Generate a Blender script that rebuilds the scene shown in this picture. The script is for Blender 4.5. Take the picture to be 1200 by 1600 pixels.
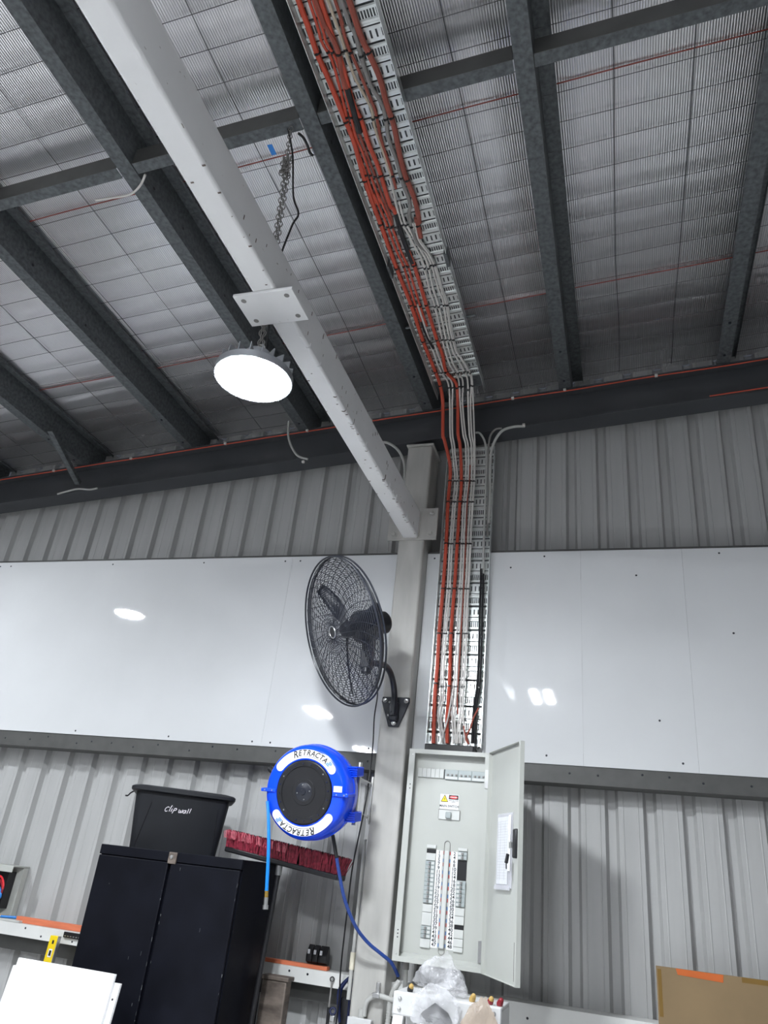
import bpy, bmesh, math, random
from mathutils import Vector, Matrix, noise as mnoise

for _o in list(bpy.data.objects):
    bpy.data.objects.remove(_o, do_unlink=True)
scene = bpy.context.scene
COL = scene.collection
random.seed(7)

# ---------------------------------------------------------------- camera, world, exposure
H = 1.75                                   # camera height above the floor (all z below are relative to the camera, shifted at the end)
F_PX = 1162.09                             # focal length for a 1200 x 1600 frame
RC = ((0.954144, 0.280936, 0.103369),      # camera right in world axes
      (-0.036787, 0.453161, -0.890673),    # camera down
      (-0.297085, 0.846040, 0.442670))     # camera forward
cam_d = bpy.data.cameras.new('camera')
cam_d.sensor_fit = 'VERTICAL'
cam_d.sensor_height = 36.0
cam_d.lens = F_PX / 1600.0 * 36.0
cam_d.clip_start = 0.02
cam_d.clip_end = 200
cam = bpy.data.objects.new('camera', cam_d)
COL.objects.link(cam)
_m = Matrix(((RC[0][0], -RC[1][0], -RC[2][0], 0), (RC[0][1], -RC[1][1], -RC[2][1], 0), (RC[0][2], -RC[1][2], -RC[2][2], 0), (0, 0, 0, 1)))
cam.matrix_world = _m.to_quaternion().to_matrix().to_4x4()
scene.camera = cam

world = bpy.data.worlds.new('world')
scene.world = world
world.use_nodes = True
world.node_tree.nodes['Background'].inputs[0].default_value = (0.75, 0.82, 1.0, 1)
world.node_tree.nodes['Background'].inputs[1].default_value = 0.02
scene.view_settings.view_transform = 'Standard'
scene.view_settings.look = 'None'
scene.view_settings.gamma = 1.0
scene.view_settings.use_curve_mapping = False
scene.view_settings.exposure = 1.85
LAMP = 150.0                                # radiance of the lamp diffusers
PITCH = 0.0935                              # roof slope along x


def zr(x, h=0.0):                           # underside of the purlins (h = 0) at x
    return 3.056 + h + PITCH * x


def ray(x, y):
    a, b = (x - 600) / F_PX, (y - 800) / F_PX
    return Vector([RC[0][i] * a + RC[1][i] * b + RC[2][i] for i in range(3)])


def at(x, y, Y):                            # a point of the place at depth Y
    r = ray(x, y)
    return r * (Y / r.y)


def onroof(x, y, h=0.0):                    # a point on the plane h above the purlin undersides
    r = ray(x, y)
    return r * ((3.056 + h) / (r.z - PITCH * r.x))


# ---------------------------------------------------------------- materials
def _n(nt, t, loc=(0, 0)):
    n = nt.nodes.new(t)
    n.location = loc
    return n


def mat(name, col, rough=0.5, metal=0.0, var=0.08, scale=6.0, detail=4.0, bump=0.0, bscale=40.0, spec=0.5, stretch=(1, 1, 1),
        spots=None, emit=None, alpha=None, rvar=0.0, coat=0.0):
    m = bpy.data.materials.new(name)
    m.use_nodes = True
    nt = m.node_tree
    b = nt.nodes['Principled BSDF']
    b.inputs['Roughness'].default_value = rough
    b.inputs['Metallic'].default_value = metal
    b.inputs['Specular IOR Level'].default_value = spec
    b.inputs['Coat Weight'].default_value = coat
    b.inputs['Coat Roughness'].default_value = 0.05
    tc = _n(nt, 'ShaderNodeTexCoord')
    mp = _n(nt, 'ShaderNodeMapping')
    mp.inputs['Scale'].default_value = stretch
    nt.links.new(tc.outputs['Object'], mp.inputs['Vector'])
    nz = _n(nt, 'ShaderNodeTexNoise')
    nz.inputs['Scale'].default_value = scale
    nz.inputs['Detail'].default_value = detail
    nt.links.new(mp.outputs[0], nz.inputs['Vector'])
    rp = _n(nt, 'ShaderNodeValToRGB')
    rp.color_ramp.elements[0].position = 0.3
    rp.color_ramp.elements[1].position = 0.7
    rp.color_ramp.elements[0].color = tuple(max(0, c * (1 - var)) for c in col) + (1,)
    rp.color_ramp.elements[1].color = tuple(min(1, c * (1 + var)) for c in col) + (1,)
    nt.links.new(nz.outputs['Fac'], rp.inputs[0])
    out = rp.outputs[0]
    if spots:                                # (colour, scale, threshold, stretch)
        scol, ssc, thr, sst = spots
        mp2 = _n(nt, 'ShaderNodeMapping')
        mp2.inputs['Scale'].default_value = sst
        nt.links.new(tc.outputs['Object'], mp2.inputs['Vector'])
        n2 = _n(nt, 'ShaderNodeTexNoise')
        n2.inputs['Scale'].default_value = ssc
        n2.inputs['Detail'].default_value = 3
        nt.links.new(mp2.outputs[0], n2.inputs['Vector'])
        r2 = _n(nt, 'ShaderNodeValToRGB')
        r2.color_ramp.elements[0].position = thr
        r2.color_ramp.elements[1].position = min(1.0, thr + 0.05)
        nt.links.new(n2.outputs['Fac'], r2.inputs[0])
        mx = _n(nt, 'ShaderNodeMix')
        mx.data_type = 'RGBA'
        nt.links.new(r2.outputs[0], mx.inputs[0])
        nt.links.new(out, mx.inputs[6])
        mx.inputs[7].default_value = tuple(scol) + (1,)
        out = mx.outputs[2]
    nt.links.new(out, b.inputs['Base Color'])
    if rvar:
        mr = _n(nt, 'ShaderNodeMapRange')
        mr.inputs[3].default_value = max(0.02, rough - rvar)
        mr.inputs[4].default_value = min(1, rough + rvar)
        nt.links.new(nz.outputs['Fac'], mr.inputs[0])
        nt.links.new(mr.outputs[0], b.inputs['Roughness'])
    if bump:
        n3 = _n(nt, 'ShaderNodeTexNoise')
        n3.inputs['Scale'].default_value = bscale
        n3.inputs['Detail'].default_value = 5
        nt.links.new(mp.outputs[0], n3.inputs['Vector'])
        bp = _n(nt, 'ShaderNodeBump')
        bp.inputs['Strength'].default_value = bump
        bp.inputs['Distance'].default_value = 0.01
        nt.links.new(n3.outputs['Fac'], bp.inputs['Height'])
        nt.links.new(bp.outputs[0], b.inputs['Normal'])
    if emit:
        b.inputs['Emission Color'].default_value = tuple(emit[0]) + (1,)
        b.inputs['Emission Strength'].default_value = emit[1]
    if alpha is not None:
        b.inputs['Alpha'].default_value = alpha
    return m


def foil_material():
    m = bpy.data.materials.new('silver_foil')
    m.use_nodes = True
    nt = m.node_tree
    b = nt.nodes['Principled BSDF']
    b.inputs['Metallic'].default_value = 0.92
    b.inputs['Roughness'].default_value = 0.28
    tc = _n(nt, 'ShaderNodeTexCoord')
    nz = _n(nt, 'ShaderNodeTexNoise')
    nz.inputs['Scale'].default_value = 2.2
    nz.inputs['Detail'].default_value = 6
    nt.links.new(tc.outputs['Object'], nz.inputs['Vector'])
    rp = _n(nt, 'ShaderNodeValToRGB')
    rp.color_ramp.elements[0].color = (0.88, 0.87, 0.885, 1)
    rp.color_ramp.elements[1].color = (0.98, 0.965, 0.98, 1)
    nt.links.new(nz.outputs['Fac'], rp.inputs[0])
    # fine pressed ridges running along y
    wv = _n(nt, 'ShaderNodeTexWave')
    wv.wave_type = 'BANDS'
    wv.bands_direction = 'X'
    wv.inputs['Scale'].default_value = 28.0
    wv.inputs['Distortion'].default_value = 1.6
    wv.inputs['Detail'].default_value = 2.0
    wv.inputs['Detail Scale'].default_value = 0.6
    mp = _n(nt, 'ShaderNodeMapping')
    mp.inputs['Scale'].default_value = (1, 0.12, 1)
    nt.links.new(tc.outputs['Object'], mp.inputs['Vector'])
    nt.links.new(mp.outputs[0], wv.inputs['Vector'])
    rw = _n(nt, 'ShaderNodeValToRGB')
    rw.color_ramp.elements[0].color = (0.30, 0.30, 0.31, 1)
    rw.color_ramp.elements[1].color = (1, 1, 1, 1)
    rw.color_ramp.elements[1].position = 0.22
    nt.links.new(wv.outputs['Fac'], rw.inputs[0])
    mx = _n(nt, 'ShaderNodeMix')
    mx.data_type = 'RGBA'
    mx.blend_type = 'MULTIPLY'
    mx.inputs[0].default_value = 0.6
    nt.links.new(rp.outputs[0], mx.inputs[6])
    nt.links.new(rw.outputs[0], mx.inputs[7])
    nt.links.new(mx.outputs[2], b.inputs['Base Color'])
    n2 = _n(nt, 'ShaderNodeTexNoise')
    n2.inputs['Scale'].default_value = 14
    n2.inputs['Detail'].default_value = 6
    mp2 = _n(nt, 'ShaderNodeMapping')
    mp2.inputs['Scale'].default_value = (0.35, 1.3, 1)
    nt.links.new(tc.outputs['Object'], mp2.inputs['Vector'])
    nt.links.new(mp2.outputs[0], n2.inputs['Vector'])
    b1 = _n(nt, 'ShaderNodeBump')
    b1.inputs['Strength'].default_value = 0.35
    b1.inputs['Distance'].default_value = 0.006
    nt.links.new(wv.outputs['Fac'], b1.inputs['Height'])
    b2 = _n(nt, 'ShaderNodeBump')
    b2.inputs['Strength'].default_value = 0.25
    b2.inputs['Distance'].default_value = 0.008
    nt.links.new(n2.outputs['Fac'], b2.inputs['Height'])
    nt.links.new(b1.outputs[0], b2.inputs['Normal'])
    nt.links.new(b2.outputs[0], b.inputs['Normal'])
    return m


def plastic_bag_material(name, col, clear):
    m = bpy.data.materials.new(name)
    m.use_nodes = True
    nt = m.node_tree
    b = nt.nodes['Principled BSDF']
    b.inputs['Base Color'].default_value = tuple(col) + (1,)
    b.inputs['Roughness'].default_value = 0.18
    b.inputs['Specular IOR Level'].default_value = 0.8
    tr = _n(nt, 'ShaderNodeBsdfTransparent')
    mx = _n(nt, 'ShaderNodeMixShader')
    nz = _n(nt, 'ShaderNodeTexNoise')
    nz.inputs['Scale'].default_value = 13
    tc = _n(nt, 'ShaderNodeTexCoord')
    nt.links.new(tc.outputs['Object'], nz.inputs['Vector'])
    mr = _n(nt, 'ShaderNodeMapRange')
    mr.inputs[1].default_value = 0.35
    mr.inputs[2].default_value = 0.65
    mr.inputs[3].default_value = clear
    mr.inputs[4].default_value = clear * 0.5
    nt.links.new(nz.outputs['Fac'], mr.inputs[0])
    nt.links.new(mr.outputs[0], mx.inputs[0])
    nt.links.new(b.outputs[0], mx.inputs[1])
    nt.links.new(tr.outputs[0], mx.inputs[2])
    nt.links.new(mx.outputs[0], nt.nodes['Material Output'].inputs[0])
    return m


M = {}
M['foil'] = foil_material()
M['concrete'] = mat('concrete_floor', (0.58, 0.575, 0.57), 0.6, var=0.15, scale=2.5, bump=0.1)
M['sheet'] = mat('painted_cladding', (0.43, 0.43, 0.425), 0.42, var=0.05, scale=3.0, stretch=(6, 6, 0.5), spots=((0.08, 0.08, 0.08), 60, 0.80, (1, 1, 1)))
M['farwall'] = mat('far_cladding', (0.14, 0.14, 0.145), 0.5, var=0.05)
M['board'] = mat('gloss_white_laminate', (0.68, 0.69, 0.70), 0.03, var=0.03, scale=2.0, spec=0.5)
M['galv'] = mat('galvanised_steel', (0.115, 0.125, 0.13), 0.5, metal=0.35, var=0.35, scale=45.0, detail=3, rvar=0.1)
M['galv_dark'] = mat('dull_galvanised_girt', (0.085, 0.085, 0.082), 0.55, metal=0.2, var=0.12, scale=12)
M['rafter'] = mat('dark_grey_steel_paint', (0.055, 0.058, 0.064), 0.5, var=0.1, scale=4)
M['white_beam'] = mat('chipped_white_paint', (0.82, 0.82, 0.82), 0.38, var=0.03, scale=5, spots=((0.22, 0.19, 0.15), 55, 0.715, (1.6, 0.5, 1.6)))
M['column'] = mat('dirty_pale_paint', (0.44, 0.43, 0.405), 0.45, var=0.20, scale=5, stretch=(1.5, 1.5, 0.35), spots=((0.2, 0.17, 0.13), 40, 0.76, (1, 1, 0.6)))
M['wire'] = mat('mesh_wire', (0.10, 0.10, 0.105), 0.5, metal=0.4)
M['red_tape'] = mat('red_line_tape', (0.26, 0.05, 0.035), 0.5)
M['zinc'] = mat('bright_zinc_tray', (0.80, 0.83, 0.82), 0.33, metal=0.85, var=0.12, scale=20)
M['orange_conduit'] = mat('orange_red_conduit', (0.52, 0.075, 0.040), 0.38, var=0.1, scale=14)
M['brown_conduit'] = mat('faded_red_conduit', (0.30, 0.072, 0.048), 0.45, var=0.15, scale=14)
M['white_cable'] = mat('white_cable_sheath', (0.66, 0.63, 0.60), 0.45, var=0.08)
M['cream_cable'] = mat('cream_cable_sheath', (0.50, 0.42, 0.32), 0.45)
M['grey_cable'] = mat('grey_cable_sheath', (0.24, 0.23, 0.22), 0.45)
M['black'] = mat('black_plastic', (0.012, 0.012, 0.014), 0.35, var=0.2)
M['black_metal'] = mat('black_powder_coat', (0.016, 0.018, 0.026), 0.32, var=0.25, scale=7)
M['cabinet'] = mat('scuffed_black_enamel', (0.004, 0.0045, 0.008), 0.5, spec=0.12, var=0.4, scale=5, spots=((0.13, 0.13, 0.14), 30, 0.80, (1, 1, 0.25)), rvar=0.1)
M['tub'] = mat('black_tub_plastic', (0.010, 0.011, 0.014), 0.5, spec=0.3, var=0.15)
M['blue'] = mat('blue_reel_plastic', (0.005, 0.065, 0.78), 0.22, var=0.06, scale=9)
M['blue_hose'] = mat('blue_air_hose', (0.01, 0.20, 0.62), 0.3)
M['white_print'] = mat('white_print', (0.80, 0.80, 0.80), 0.4, var=0.02)
M['black_print'] = mat('black_print', (0.01, 0.01, 0.01), 0.5)
M['blue_print'] = mat('blue_print', (0.03, 0.22, 0.65), 0.5)
M['red_print'] = mat('red_print', (0.70, 0.02, 0.03), 0.5)
M['yellow_print'] = mat('yellow_print', (0.85, 0.65, 0.02), 0.5)
M['grey_print'] = mat('grey_print', (0.30, 0.30, 0.30), 0.5)
M['enclosure'] = mat('pale_grey_enclosure', (0.46, 0.47, 0.44), 0.38, var=0.03, scale=4)
M['breaker'] = mat('grey_breaker', (0.36, 0.40, 0.40), 0.4, var=0.06)
M['breaker_white'] = mat('white_blank', (0.58, 0.59, 0.57), 0.4, var=0.04)
M['clear'] = mat('clear_cover', (0.75, 0.75, 0.80), 0.12, alpha=0.45)
M['paper'] = mat('paper', (0.70, 0.71, 0.74), 0.6, var=0.05, scale=30)
M['steel'] = mat('plain_steel', (0.55, 0.55, 0.55), 0.3, metal=0.9)
M['brass'] = mat('brass', (0.65, 0.42, 0.10), 0.3, metal=0.9)
M['brush'] = mat('burgundy_bristle', (0.27, 0.022, 0.045), 0.6, var=0.5, scale=60)
M['brush_tip'] = mat('pink_bristle', (0.62, 0.16, 0.20), 0.6, var=0.3, scale=60)
M['white_panel'] = mat('white_melamine', (0.88, 0.88, 0.88), 0.35, var=0.01)
M['yellow'] = mat('yellow_level', (0.80, 0.58, 0.01), 0.35)
M['orange_wood'] = mat('orange_painted_timber', (0.62, 0.17, 0.08), 0.6, var=0.15, scale=10, stretch=(0.5, 4, 4))
M['white_girt'] = mat('white_painted_girt', (0.66, 0.66, 0.64), 0.45, var=0.06, scale=6)
M['conduit'] = mat('grey_conduit', (0.46, 0.46, 0.44), 0.4, var=0.06)
M['cardboard'] = mat('brown_cardboard', (0.24, 0.165, 0.085), 0.75, var=0.1, scale=5)
M['tape'] = mat('brown_packing_tape', (0.22, 0.13, 0.035), 0.25)
M['orange_tape'] = mat('orange_tape', (0.58, 0.13, 0.025), 0.4)
M['ladder'] = mat('white_ladder_paint', (0.62, 0.62, 0.62), 0.4, var=0.04)
M['bag'] = plastic_bag_material('clear_plastic_bag', (0.74, 0.74, 0.76), 0.86)
M['bag_beige'] = plastic_bag_material('beige_plastic_bag', (0.52, 0.43, 0.35), 0.45)
M['cap_red'] = mat('red_cap', (0.25, 0.015, 0.025), 0.35)
M['cap_yellow'] = mat('yellow_cap', (0.50, 0.33, 0.10), 0.4)
M['rust_steel'] = mat('rusty_brown_steel', (0.16, 0.13, 0.11), 0.5, metal=0.3, var=0.5, scale=9, stretch=(1, 1, 3))
M['diffuser'] = mat('lit_diffuser', (0.9, 0.9, 0.9), 0.5, emit=((0.90, 0.95, 1.0), LAMP))
M['lamp_body'] = mat('grey_lamp_housing', (0.30, 0.31, 0.33), 0.4, metal=0.4)
M['tool_blue'] = mat('dark_blue_grip', (0.006, 0.012, 0.06), 0.4)
M['ink'] = mat('chalk_marker', (0.75, 0.70, 0.75), 0.6)


# ---------------------------------------------------------------- mesh helpers
ORG = {}


class MB:
    def __init__(self):
        self.v, self.f = [], []

    def add(self, vs, fs):
        o = len(self.v)
        self.v += [Vector(p) for p in vs]
        self.f += [tuple(i + o for i in q) for q in fs]
        return self

    def box(self, x0, x1, y0, y1, z0, z1, mx=None):
        x0, x1 = min(x0, x1), max(x0, x1)
        y0, y1 = min(y0, y1), max(y0, y1)
        z0, z1 = min(z0, z1), max(z0, z1)
        vs = [Vector((x, y, z)) for x in (x0, x1) for y in (y0, y1) for z in (z0, z1)]
        if mx is not None:
            vs = [mx @ p for p in vs]
        return self.add(vs, [(0, 1, 3, 2), (4, 6, 7, 5), (0, 4, 5, 1), (2, 3, 7, 6), (0, 2, 6, 4), (1, 5, 7, 3)])

    def prism(self, poly, d0, d1, fn):          # polygon of (a, b) swept between d0 and d1; fn(a, b, d) -> point
        n = len(poly)
        vs = [fn(a, b, d0) for a, b in poly] + [fn(a, b, d1) for a, b in poly]
        fs = [(i, (i + 1) % n, n + (i + 1) % n, n + i) for i in range(n)]
        fs += [tuple(reversed(range(n))), tuple(range(n, 2 * n))]
        return self.add(vs, fs)

    def tube(self, path, r, n=8, caps=True, rfn=None):
        path = [Vector(p) for p in path]
        k = len(path)
        tang = []
        for i in range(k):
            t = path[min(i + 1, k - 1)] - path[max(i - 1, 0)]
            tang.append(t.normalized() if t.length > 1e-9 else Vector((0, 0, 1)))
        ref = Vector((0, 0, 1)) if abs(tang[0].z) < 0.9 else Vector((1, 0, 0))
        u = (ref - tang[0] * ref.dot(tang[0])).normalized()
        vs = []
        for i in range(k):
            u = u - tang[i] * u.dot(tang[i])
            u.normalize()
            w = tang[i].cross(u)
            rr = rfn(i / max(1, k - 1)) if rfn else r
            for j in range(n):
                a = 2 * math.pi * j / n
                vs.append(path[i] + (u * math.cos(a) + w * math.sin(a)) * rr)
        fs = []
        for i in range(k - 1):
            for j in range(n):
                a, b = i * n + j, i * n + (j + 1) % n
                fs.append((a, b, b + n, a + n))
        if caps:
            fs.append(tuple(reversed(range(n))))
            fs.append(tuple(range((k - 1) * n, k * n)))
        return self.add(vs, fs)

    def lathe(self, prof, n=32, mx=None, caps=True, a0=0.0, a1=2 * math.pi):   # prof: (r, z) around local z
        full = abs(a1 - a0 - 2 * math.pi) < 1e-6
        cnt = n if full else n + 1
        vs = []
        for r, z in prof:
            for j in range(cnt):
                a = a0 + (a1 - a0) * j / n
                vs.append(Vector((r * math.cos(a), r * math.sin(a), z)))
        if mx is not None:
            vs = [mx @ p for p in vs]
        fs = []
        for i in range(len(prof) - 1):
            for j in range(n):
                jj = (j + 1) % cnt
                fs.append((i * cnt + j, i * cnt + jj, (i + 1) * cnt + jj, (i + 1) * cnt + j))
        if caps and full:
            if prof[0][0] > 1e-6:
                fs.append(tuple(reversed(range(cnt))))
            if prof[-1][0] > 1e-6:
                fs.append(tuple(range((len(prof) - 1) * cnt, len(prof) * cnt)))
        return self.add(vs, fs)

    def ring(self, R, r, z=0.0, n=48, k=5, mx=None):
        vs, fs = [], []
        for i in range(n):
            a = 2 * math.pi * i / n
            for j in range(k):
                b = 2 * math.pi * j / k
                p = Vector(((R + r * math.cos(b)) * math.cos(a), (R + r * math.cos(b)) * math.sin(a), z + r * math.sin(b)))
                vs.append(mx @ p if mx is not None else p)
        for i in range(n):
            for j in range(k):
                fs.append((i * k + j, ((i + 1) % n) * k + j, ((i + 1) % n) * k + (j + 1) % k, i * k + (j + 1) % k))
        return self.add(vs, fs)

    def xf(self, mx):
        self.v = [mx @ p for p in self.v]
        return self

    def build(self, name, material, parent=None, bev=0.0, sharp=35, seg=2):
        me = bpy.data.meshes.new(name)
        if parent is None:
            xs, ys, zs = [p.x for p in self.v], [p.y for p in self.v], [p.z for p in self.v]
            org = Vector(((min(xs) + max(xs)) / 2, (min(ys) + max(ys)) / 2, min(zs)))
        else:
            org = ORG[parent.name]
        me.from_pydata([p - org for p in self.v], [], self.f)
        bm = bmesh.new()
        bm.from_mesh(me)
        bmesh.ops.remove_doubles(bm, verts=bm.verts, dist=1e-6)
        bmesh.ops.recalc_face_normals(bm, faces=bm.faces)
        bm.to_mesh(me)
        bm.free()
        me.shade_smooth()
        me.set_sharp_from_angle(angle=math.radians(sharp))
        me.materials.append(M[material] if isinstance(material, str) else material)
        o = bpy.data.objects.new(name, me)
        COL.objects.link(o)
        if parent is None:
            o.location = org
        else:
            o.parent = parent
        ORG[o.name] = org
        if bev:
            md = o.modifiers.new('bevel', 'BEVEL')
            md.width = bev
            md.segments = seg
            md.limit_method = 'ANGLE'
        return o


def tag(o, label, cat, group=None, kind=None):
    o['label'] = label
    o['category'] = cat
    if group:
        o['group'] = group
    if kind:
        o['kind'] = kind
    return o


def thing(name, label, cat, loc, group=None, kind=None):
    o = bpy.data.objects.new(name, None)
    o.empty_display_size = 0.1
    COL.objects.link(o)
    o.location = loc
    ORG[o.name] = Vector(loc)
    return tag(o, label, cat, group, kind)


def inst(name, mesh_obj, parent, offset):          # a copy of a part (shared mesh), moved by offset within the thing
    c = mesh_obj.copy()
    c.name = name
    COL.objects.link(c)
    c.parent = parent
    c.location = Vector(mesh_obj.location) + Vector(offset)
    ORG[c.name] = ORG[parent.name] - Vector(offset)
    return c


def smooth(pts, k=6):                               # Catmull-Rom
    pts = [Vector(p) for p in pts]
    if len(pts) < 3:
        return pts
    out = []
    for i in range(len(pts) - 1):
        p0, p1, p2, p3 = pts[max(i - 1, 0)], pts[i], pts[i + 1], pts[min(i + 2, len(pts) - 1)]
        for j in range(k):
            t = j / k
            out.append(0.5 * ((2 * p1) + (p2 - p0) * t + (2 * p0 - 5 * p1 + 4 * p2 - p3) * t * t + (3 * p1 - p0 - 3 * p2 + p3) * t ** 3))
    out.append(pts[-1])
    return out


def frame(origin, zaxis, up=(0, 0, 1)):             # local z along zaxis, local y as near up as it goes
    z = Vector(zaxis).normalized()
    x = Vector(up).cross(z)
    x.normalize()
    y = z.cross(x)
    m = Matrix.Identity(4)
    for i in range(3):
        m[i][0], m[i][1], m[i][2], m[i][3] = x[i], y[i], z[i], origin[i]
    return m


# lettering: every string is turned into a flat mesh once
TEXT = {}


def make_text(strings):
    tmp = {}
    for s in strings:
        cu = bpy.data.curves.new('lettering', 'FONT')
        cu.body = s
        cu.size = 1.0
        cu.align_x = 'CENTER'
        cu.align_y = 'CENTER'
        cu.resolution_u = 3
        cu.offset = 0.022
        ob = bpy.data.objects.new('lettering_source', cu)
        COL.objects.link(ob)
        tmp[s] = ob
    dg = bpy.context.evaluated_depsgraph_get()
    for s, ob in tmp.items():
        me = bpy.data.meshes.new_from_object(ob.evaluated_get(dg))
        TEXT[s] = ([v.co.copy() for v in me.vertices], [tuple(p.vertices) for p in me.polygons])
        bpy.data.meshes.remove(me)
    for ob in tmp.values():
        cu = ob.data
        bpy.data.objects.remove(ob)
        bpy.data.curves.remove(cu)


def put_text(mb, s, size, mx, shear=0.0, sx=1.0):   # flat letters in the local xy plane of mx
    vs, fs = TEXT[s]
    mb.add([mx @ Vector(((p.x * sx + shear * p.y) * size, p.y * size, 0)) for p in vs], fs)


make_text([str(i) for i in range(1, 49)] + list('RETAC') + ['MAIN SWITCH', 'DANGER', 'HIGH VOLTAGE', 'INSIDE'])

# ================================================================ the building shell
def struct(o, label, cat):
    return tag(o, label, cat, kind='structure')


FLOOR = -H
struct(MB().box(-11, 7, -9, 4.45, FLOOR - 0.1, FLOOR).build('floor', 'concrete'), 'smooth grey concrete workshop floor below the frame', 'floor')
for nm, bx_, lb in (('wall_left', (-11.1, -11, -9, 4.45), 'far side wall of grey metal cladding beyond the shelving'),
                    ('wall_right', (7, 7.1, -9, 4.45), 'opposite side wall of grey metal cladding outside the view'),
                    ('wall_rear', (-11, 7, -9.1, -9), 'end wall of grey metal cladding behind the viewer')):
    top = zr(7, 0.2) if nm != 'wall_left' else zr(-11, 0.2)
    struct(MB().box(*bx_, FLOOR, top).build(nm, 'farwall'), lb, 'wall')

# ---- back wall: ribbed cladding sheets, ribs recessed away from the room
YS = 4.35
RIB = 0.1905
RX0 = -0.268 - RIB * 40
wall = thing('wall_back', 'ribbed grey metal cladding of the end wall behind the white boards', 'wall', (-1.3, YS, FLOOR), kind='structure')


def sheet_profile(x0):
    pts = []
    for k in range(4):
        c = x0 + RIB * (k + 0.5)
        pts += [(c - RIB / 2, 0)]
        pts += [(c - 0.062, 0), (c - 0.058, -0.002), (c - 0.054, 0), (c - 0.034, 0), (c - 0.019, 0.034), (c + 0.019, 0.034), (c + 0.034, 0),
                (c + 0.054, 0), (c + 0.058, -0.002), (c + 0.062, 0)]
    pts.append((x0 + RIB * 4 + 0.012, 0))
    return pts


for s in range(-6, 8):
    xa = -0.268 - RIB / 2 + s * RIB * 4
    pr = sheet_profile(xa)
    mb = MB()
    vs, fs = [], []
    for i, (x, d) in enumerate(pr):
        off = 0.0012 if i == len(pr) - 1 else 0
        vs += [(x, YS + d - off, FLOOR), (x, YS + d - off, zr(x, 0.215)), (x, YS + d + 0.002, FLOOR), (x, YS + d + 0.002, zr(x, 0.215))]
    for i in range(len(pr) - 1):
        a = i * 4
        fs += [(a, a + 4, a + 5, a + 1), (a + 2, a + 3, a + 7, a + 6)]
    mb.add(vs, fs)
    mb.build('cladding_sheet', 'sheet', wall, sharp=20)

# ---- girts (rails) on the cladding
COLX0, COLX1 = -1.315, -1.148


def girt(x0, x1, z0, z1, label, material, lip=None):
    g = thing('wall_girt', label, 'wall rail', ((x0 + x1) / 2, 4.28, z0), 'steel wall rails')
    mb = MB()
    if lip is None:                          # C section, web to the room
        mb.box(x0, x1, 4.200, 4.203, z0, z1).box(x0, x1, 4.203, 4.349, z1 - 0.003, z1).box(x0, x1, 4.203, 4.349, z0, z0 + 0.003)
    else:                                    # top flange, short front lip, web against the cladding
        mb.box(x0, x1, 4.200, 4.203, z1 - lip, z1).box(x0, x1, 4.203, 4.345, z1 - 0.003, z1)
        MB().box(x0, x1, 4.275, 4.278, z0 - 0.01, z1 - 0.003).build('web', 'galv_dark', g)  # web coloured darker than the rail to stand for shade behind the lip
    mb.build('channel', material, g)
    k = 0
    rnd = random.Random(int(abs(x0 * 100)) + int(z0 * 50))
    x = x0 + 0.1
    first = None
    while x < x1 - 0.05:
        zz = (z0 + 0.055 if lip is None else z1 - lip / 2) + rnd.uniform(-0.018, 0.018)
        m_ = frame((x, 4.1995, zz), (0, -1, 0))
        MB().lathe([(0.0001, 0.003), (0.003, 0.003), (0.0045, 0.0012), (0.006, 0.0)], 8, m_, caps=False).build('screw', 'black_metal', g)
        x += rnd.uniform(0.10, 0.26)
    return g


girt(-5.6, COLX0, 0.556, 0.71, 'dull steel rail along the bottom edge of the larger white boards, behind the hose reel', 'galv_dark')
girt(COLX1, 3.2, 0.556, 0.71, 'dull steel rail below the white board beside the open switchboard door', 'galv_dark')
girt(-5.6, COLX0, -0.575, -0.441, 'white painted low rail used as a shelf behind the black cabinet', 'white_girt', lip=0.065)
girt(COLX1, 3.2, -0.575, -0.441, 'pale low rail behind the step ladder, carrying the cardboard', 'white_girt', lip=0.14)
girt(-5.6, COLX0, 1.76, 1.897, 'steel rail along the top edge of the larger white boards', 'galv_dark')
girt(COLX1, 3.2, 1.76, 1.897, 'steel rail along the top edge of the white boards past the cables', 'galv_dark')

# ---- white boards
BZ0, BZ1 = 0.647, 1.881
boards = [(-5.6, -2.0785, 'long glossy white wall board above the black cabinet, furthest from the column', [(-4.52, 1.85), (-4.42, 1.85), (-3.5, 1.85), (-2.75, 1.85), (-2.13, 1.85), (-3.42, 0.67), (-2.72, 0.67), (-2.14, 0.67)]),
          (-2.0775, -1.318, 'white wall board directly behind the fan', [(-2.02, 1.85), (-2.02, 0.67), (-1.4, 0.67)]),
          (-1.146, -1.062, 'narrow white board strip between the column and the cable tray', [(-1.10, 1.85)]),
          (-0.744, -0.2090, 'white wall board beside the vertical cable tray', [(-0.42, 1.85), (-0.40, 0.69), (-0.62, 1.78)]),
          (-0.2083, 0.3530, 'middle white board of the three past the cable tray', [(0.10, 1.72), (0.28, 0.69), (0.18, 0.9)]),
          (0.3537, 2.6, 'white wall board at the picture edge past the cable tray', [(0.55, 1.85), (0.58, 1.38), (1.3, 0.69)])]
for x0, x1, lb, sc in boards:
    b = thing('wall_board', lb, 'wall board', ((x0 + x1) / 2, 4.197, BZ0), 'white boards on the end wall')
    MB().box(x0, x1, 4.193, 4.1995, BZ0, BZ1).build('panel', 'board', b)
    for sx, sz in sc:
        MB().lathe([(0.0001, 0.003), (0.0035, 0.003), (0.006, 0.0)], 8, frame((sx, 4.193, sz), (0, -1, 0)), caps=False).build('screw', 'black_metal', b)

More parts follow.
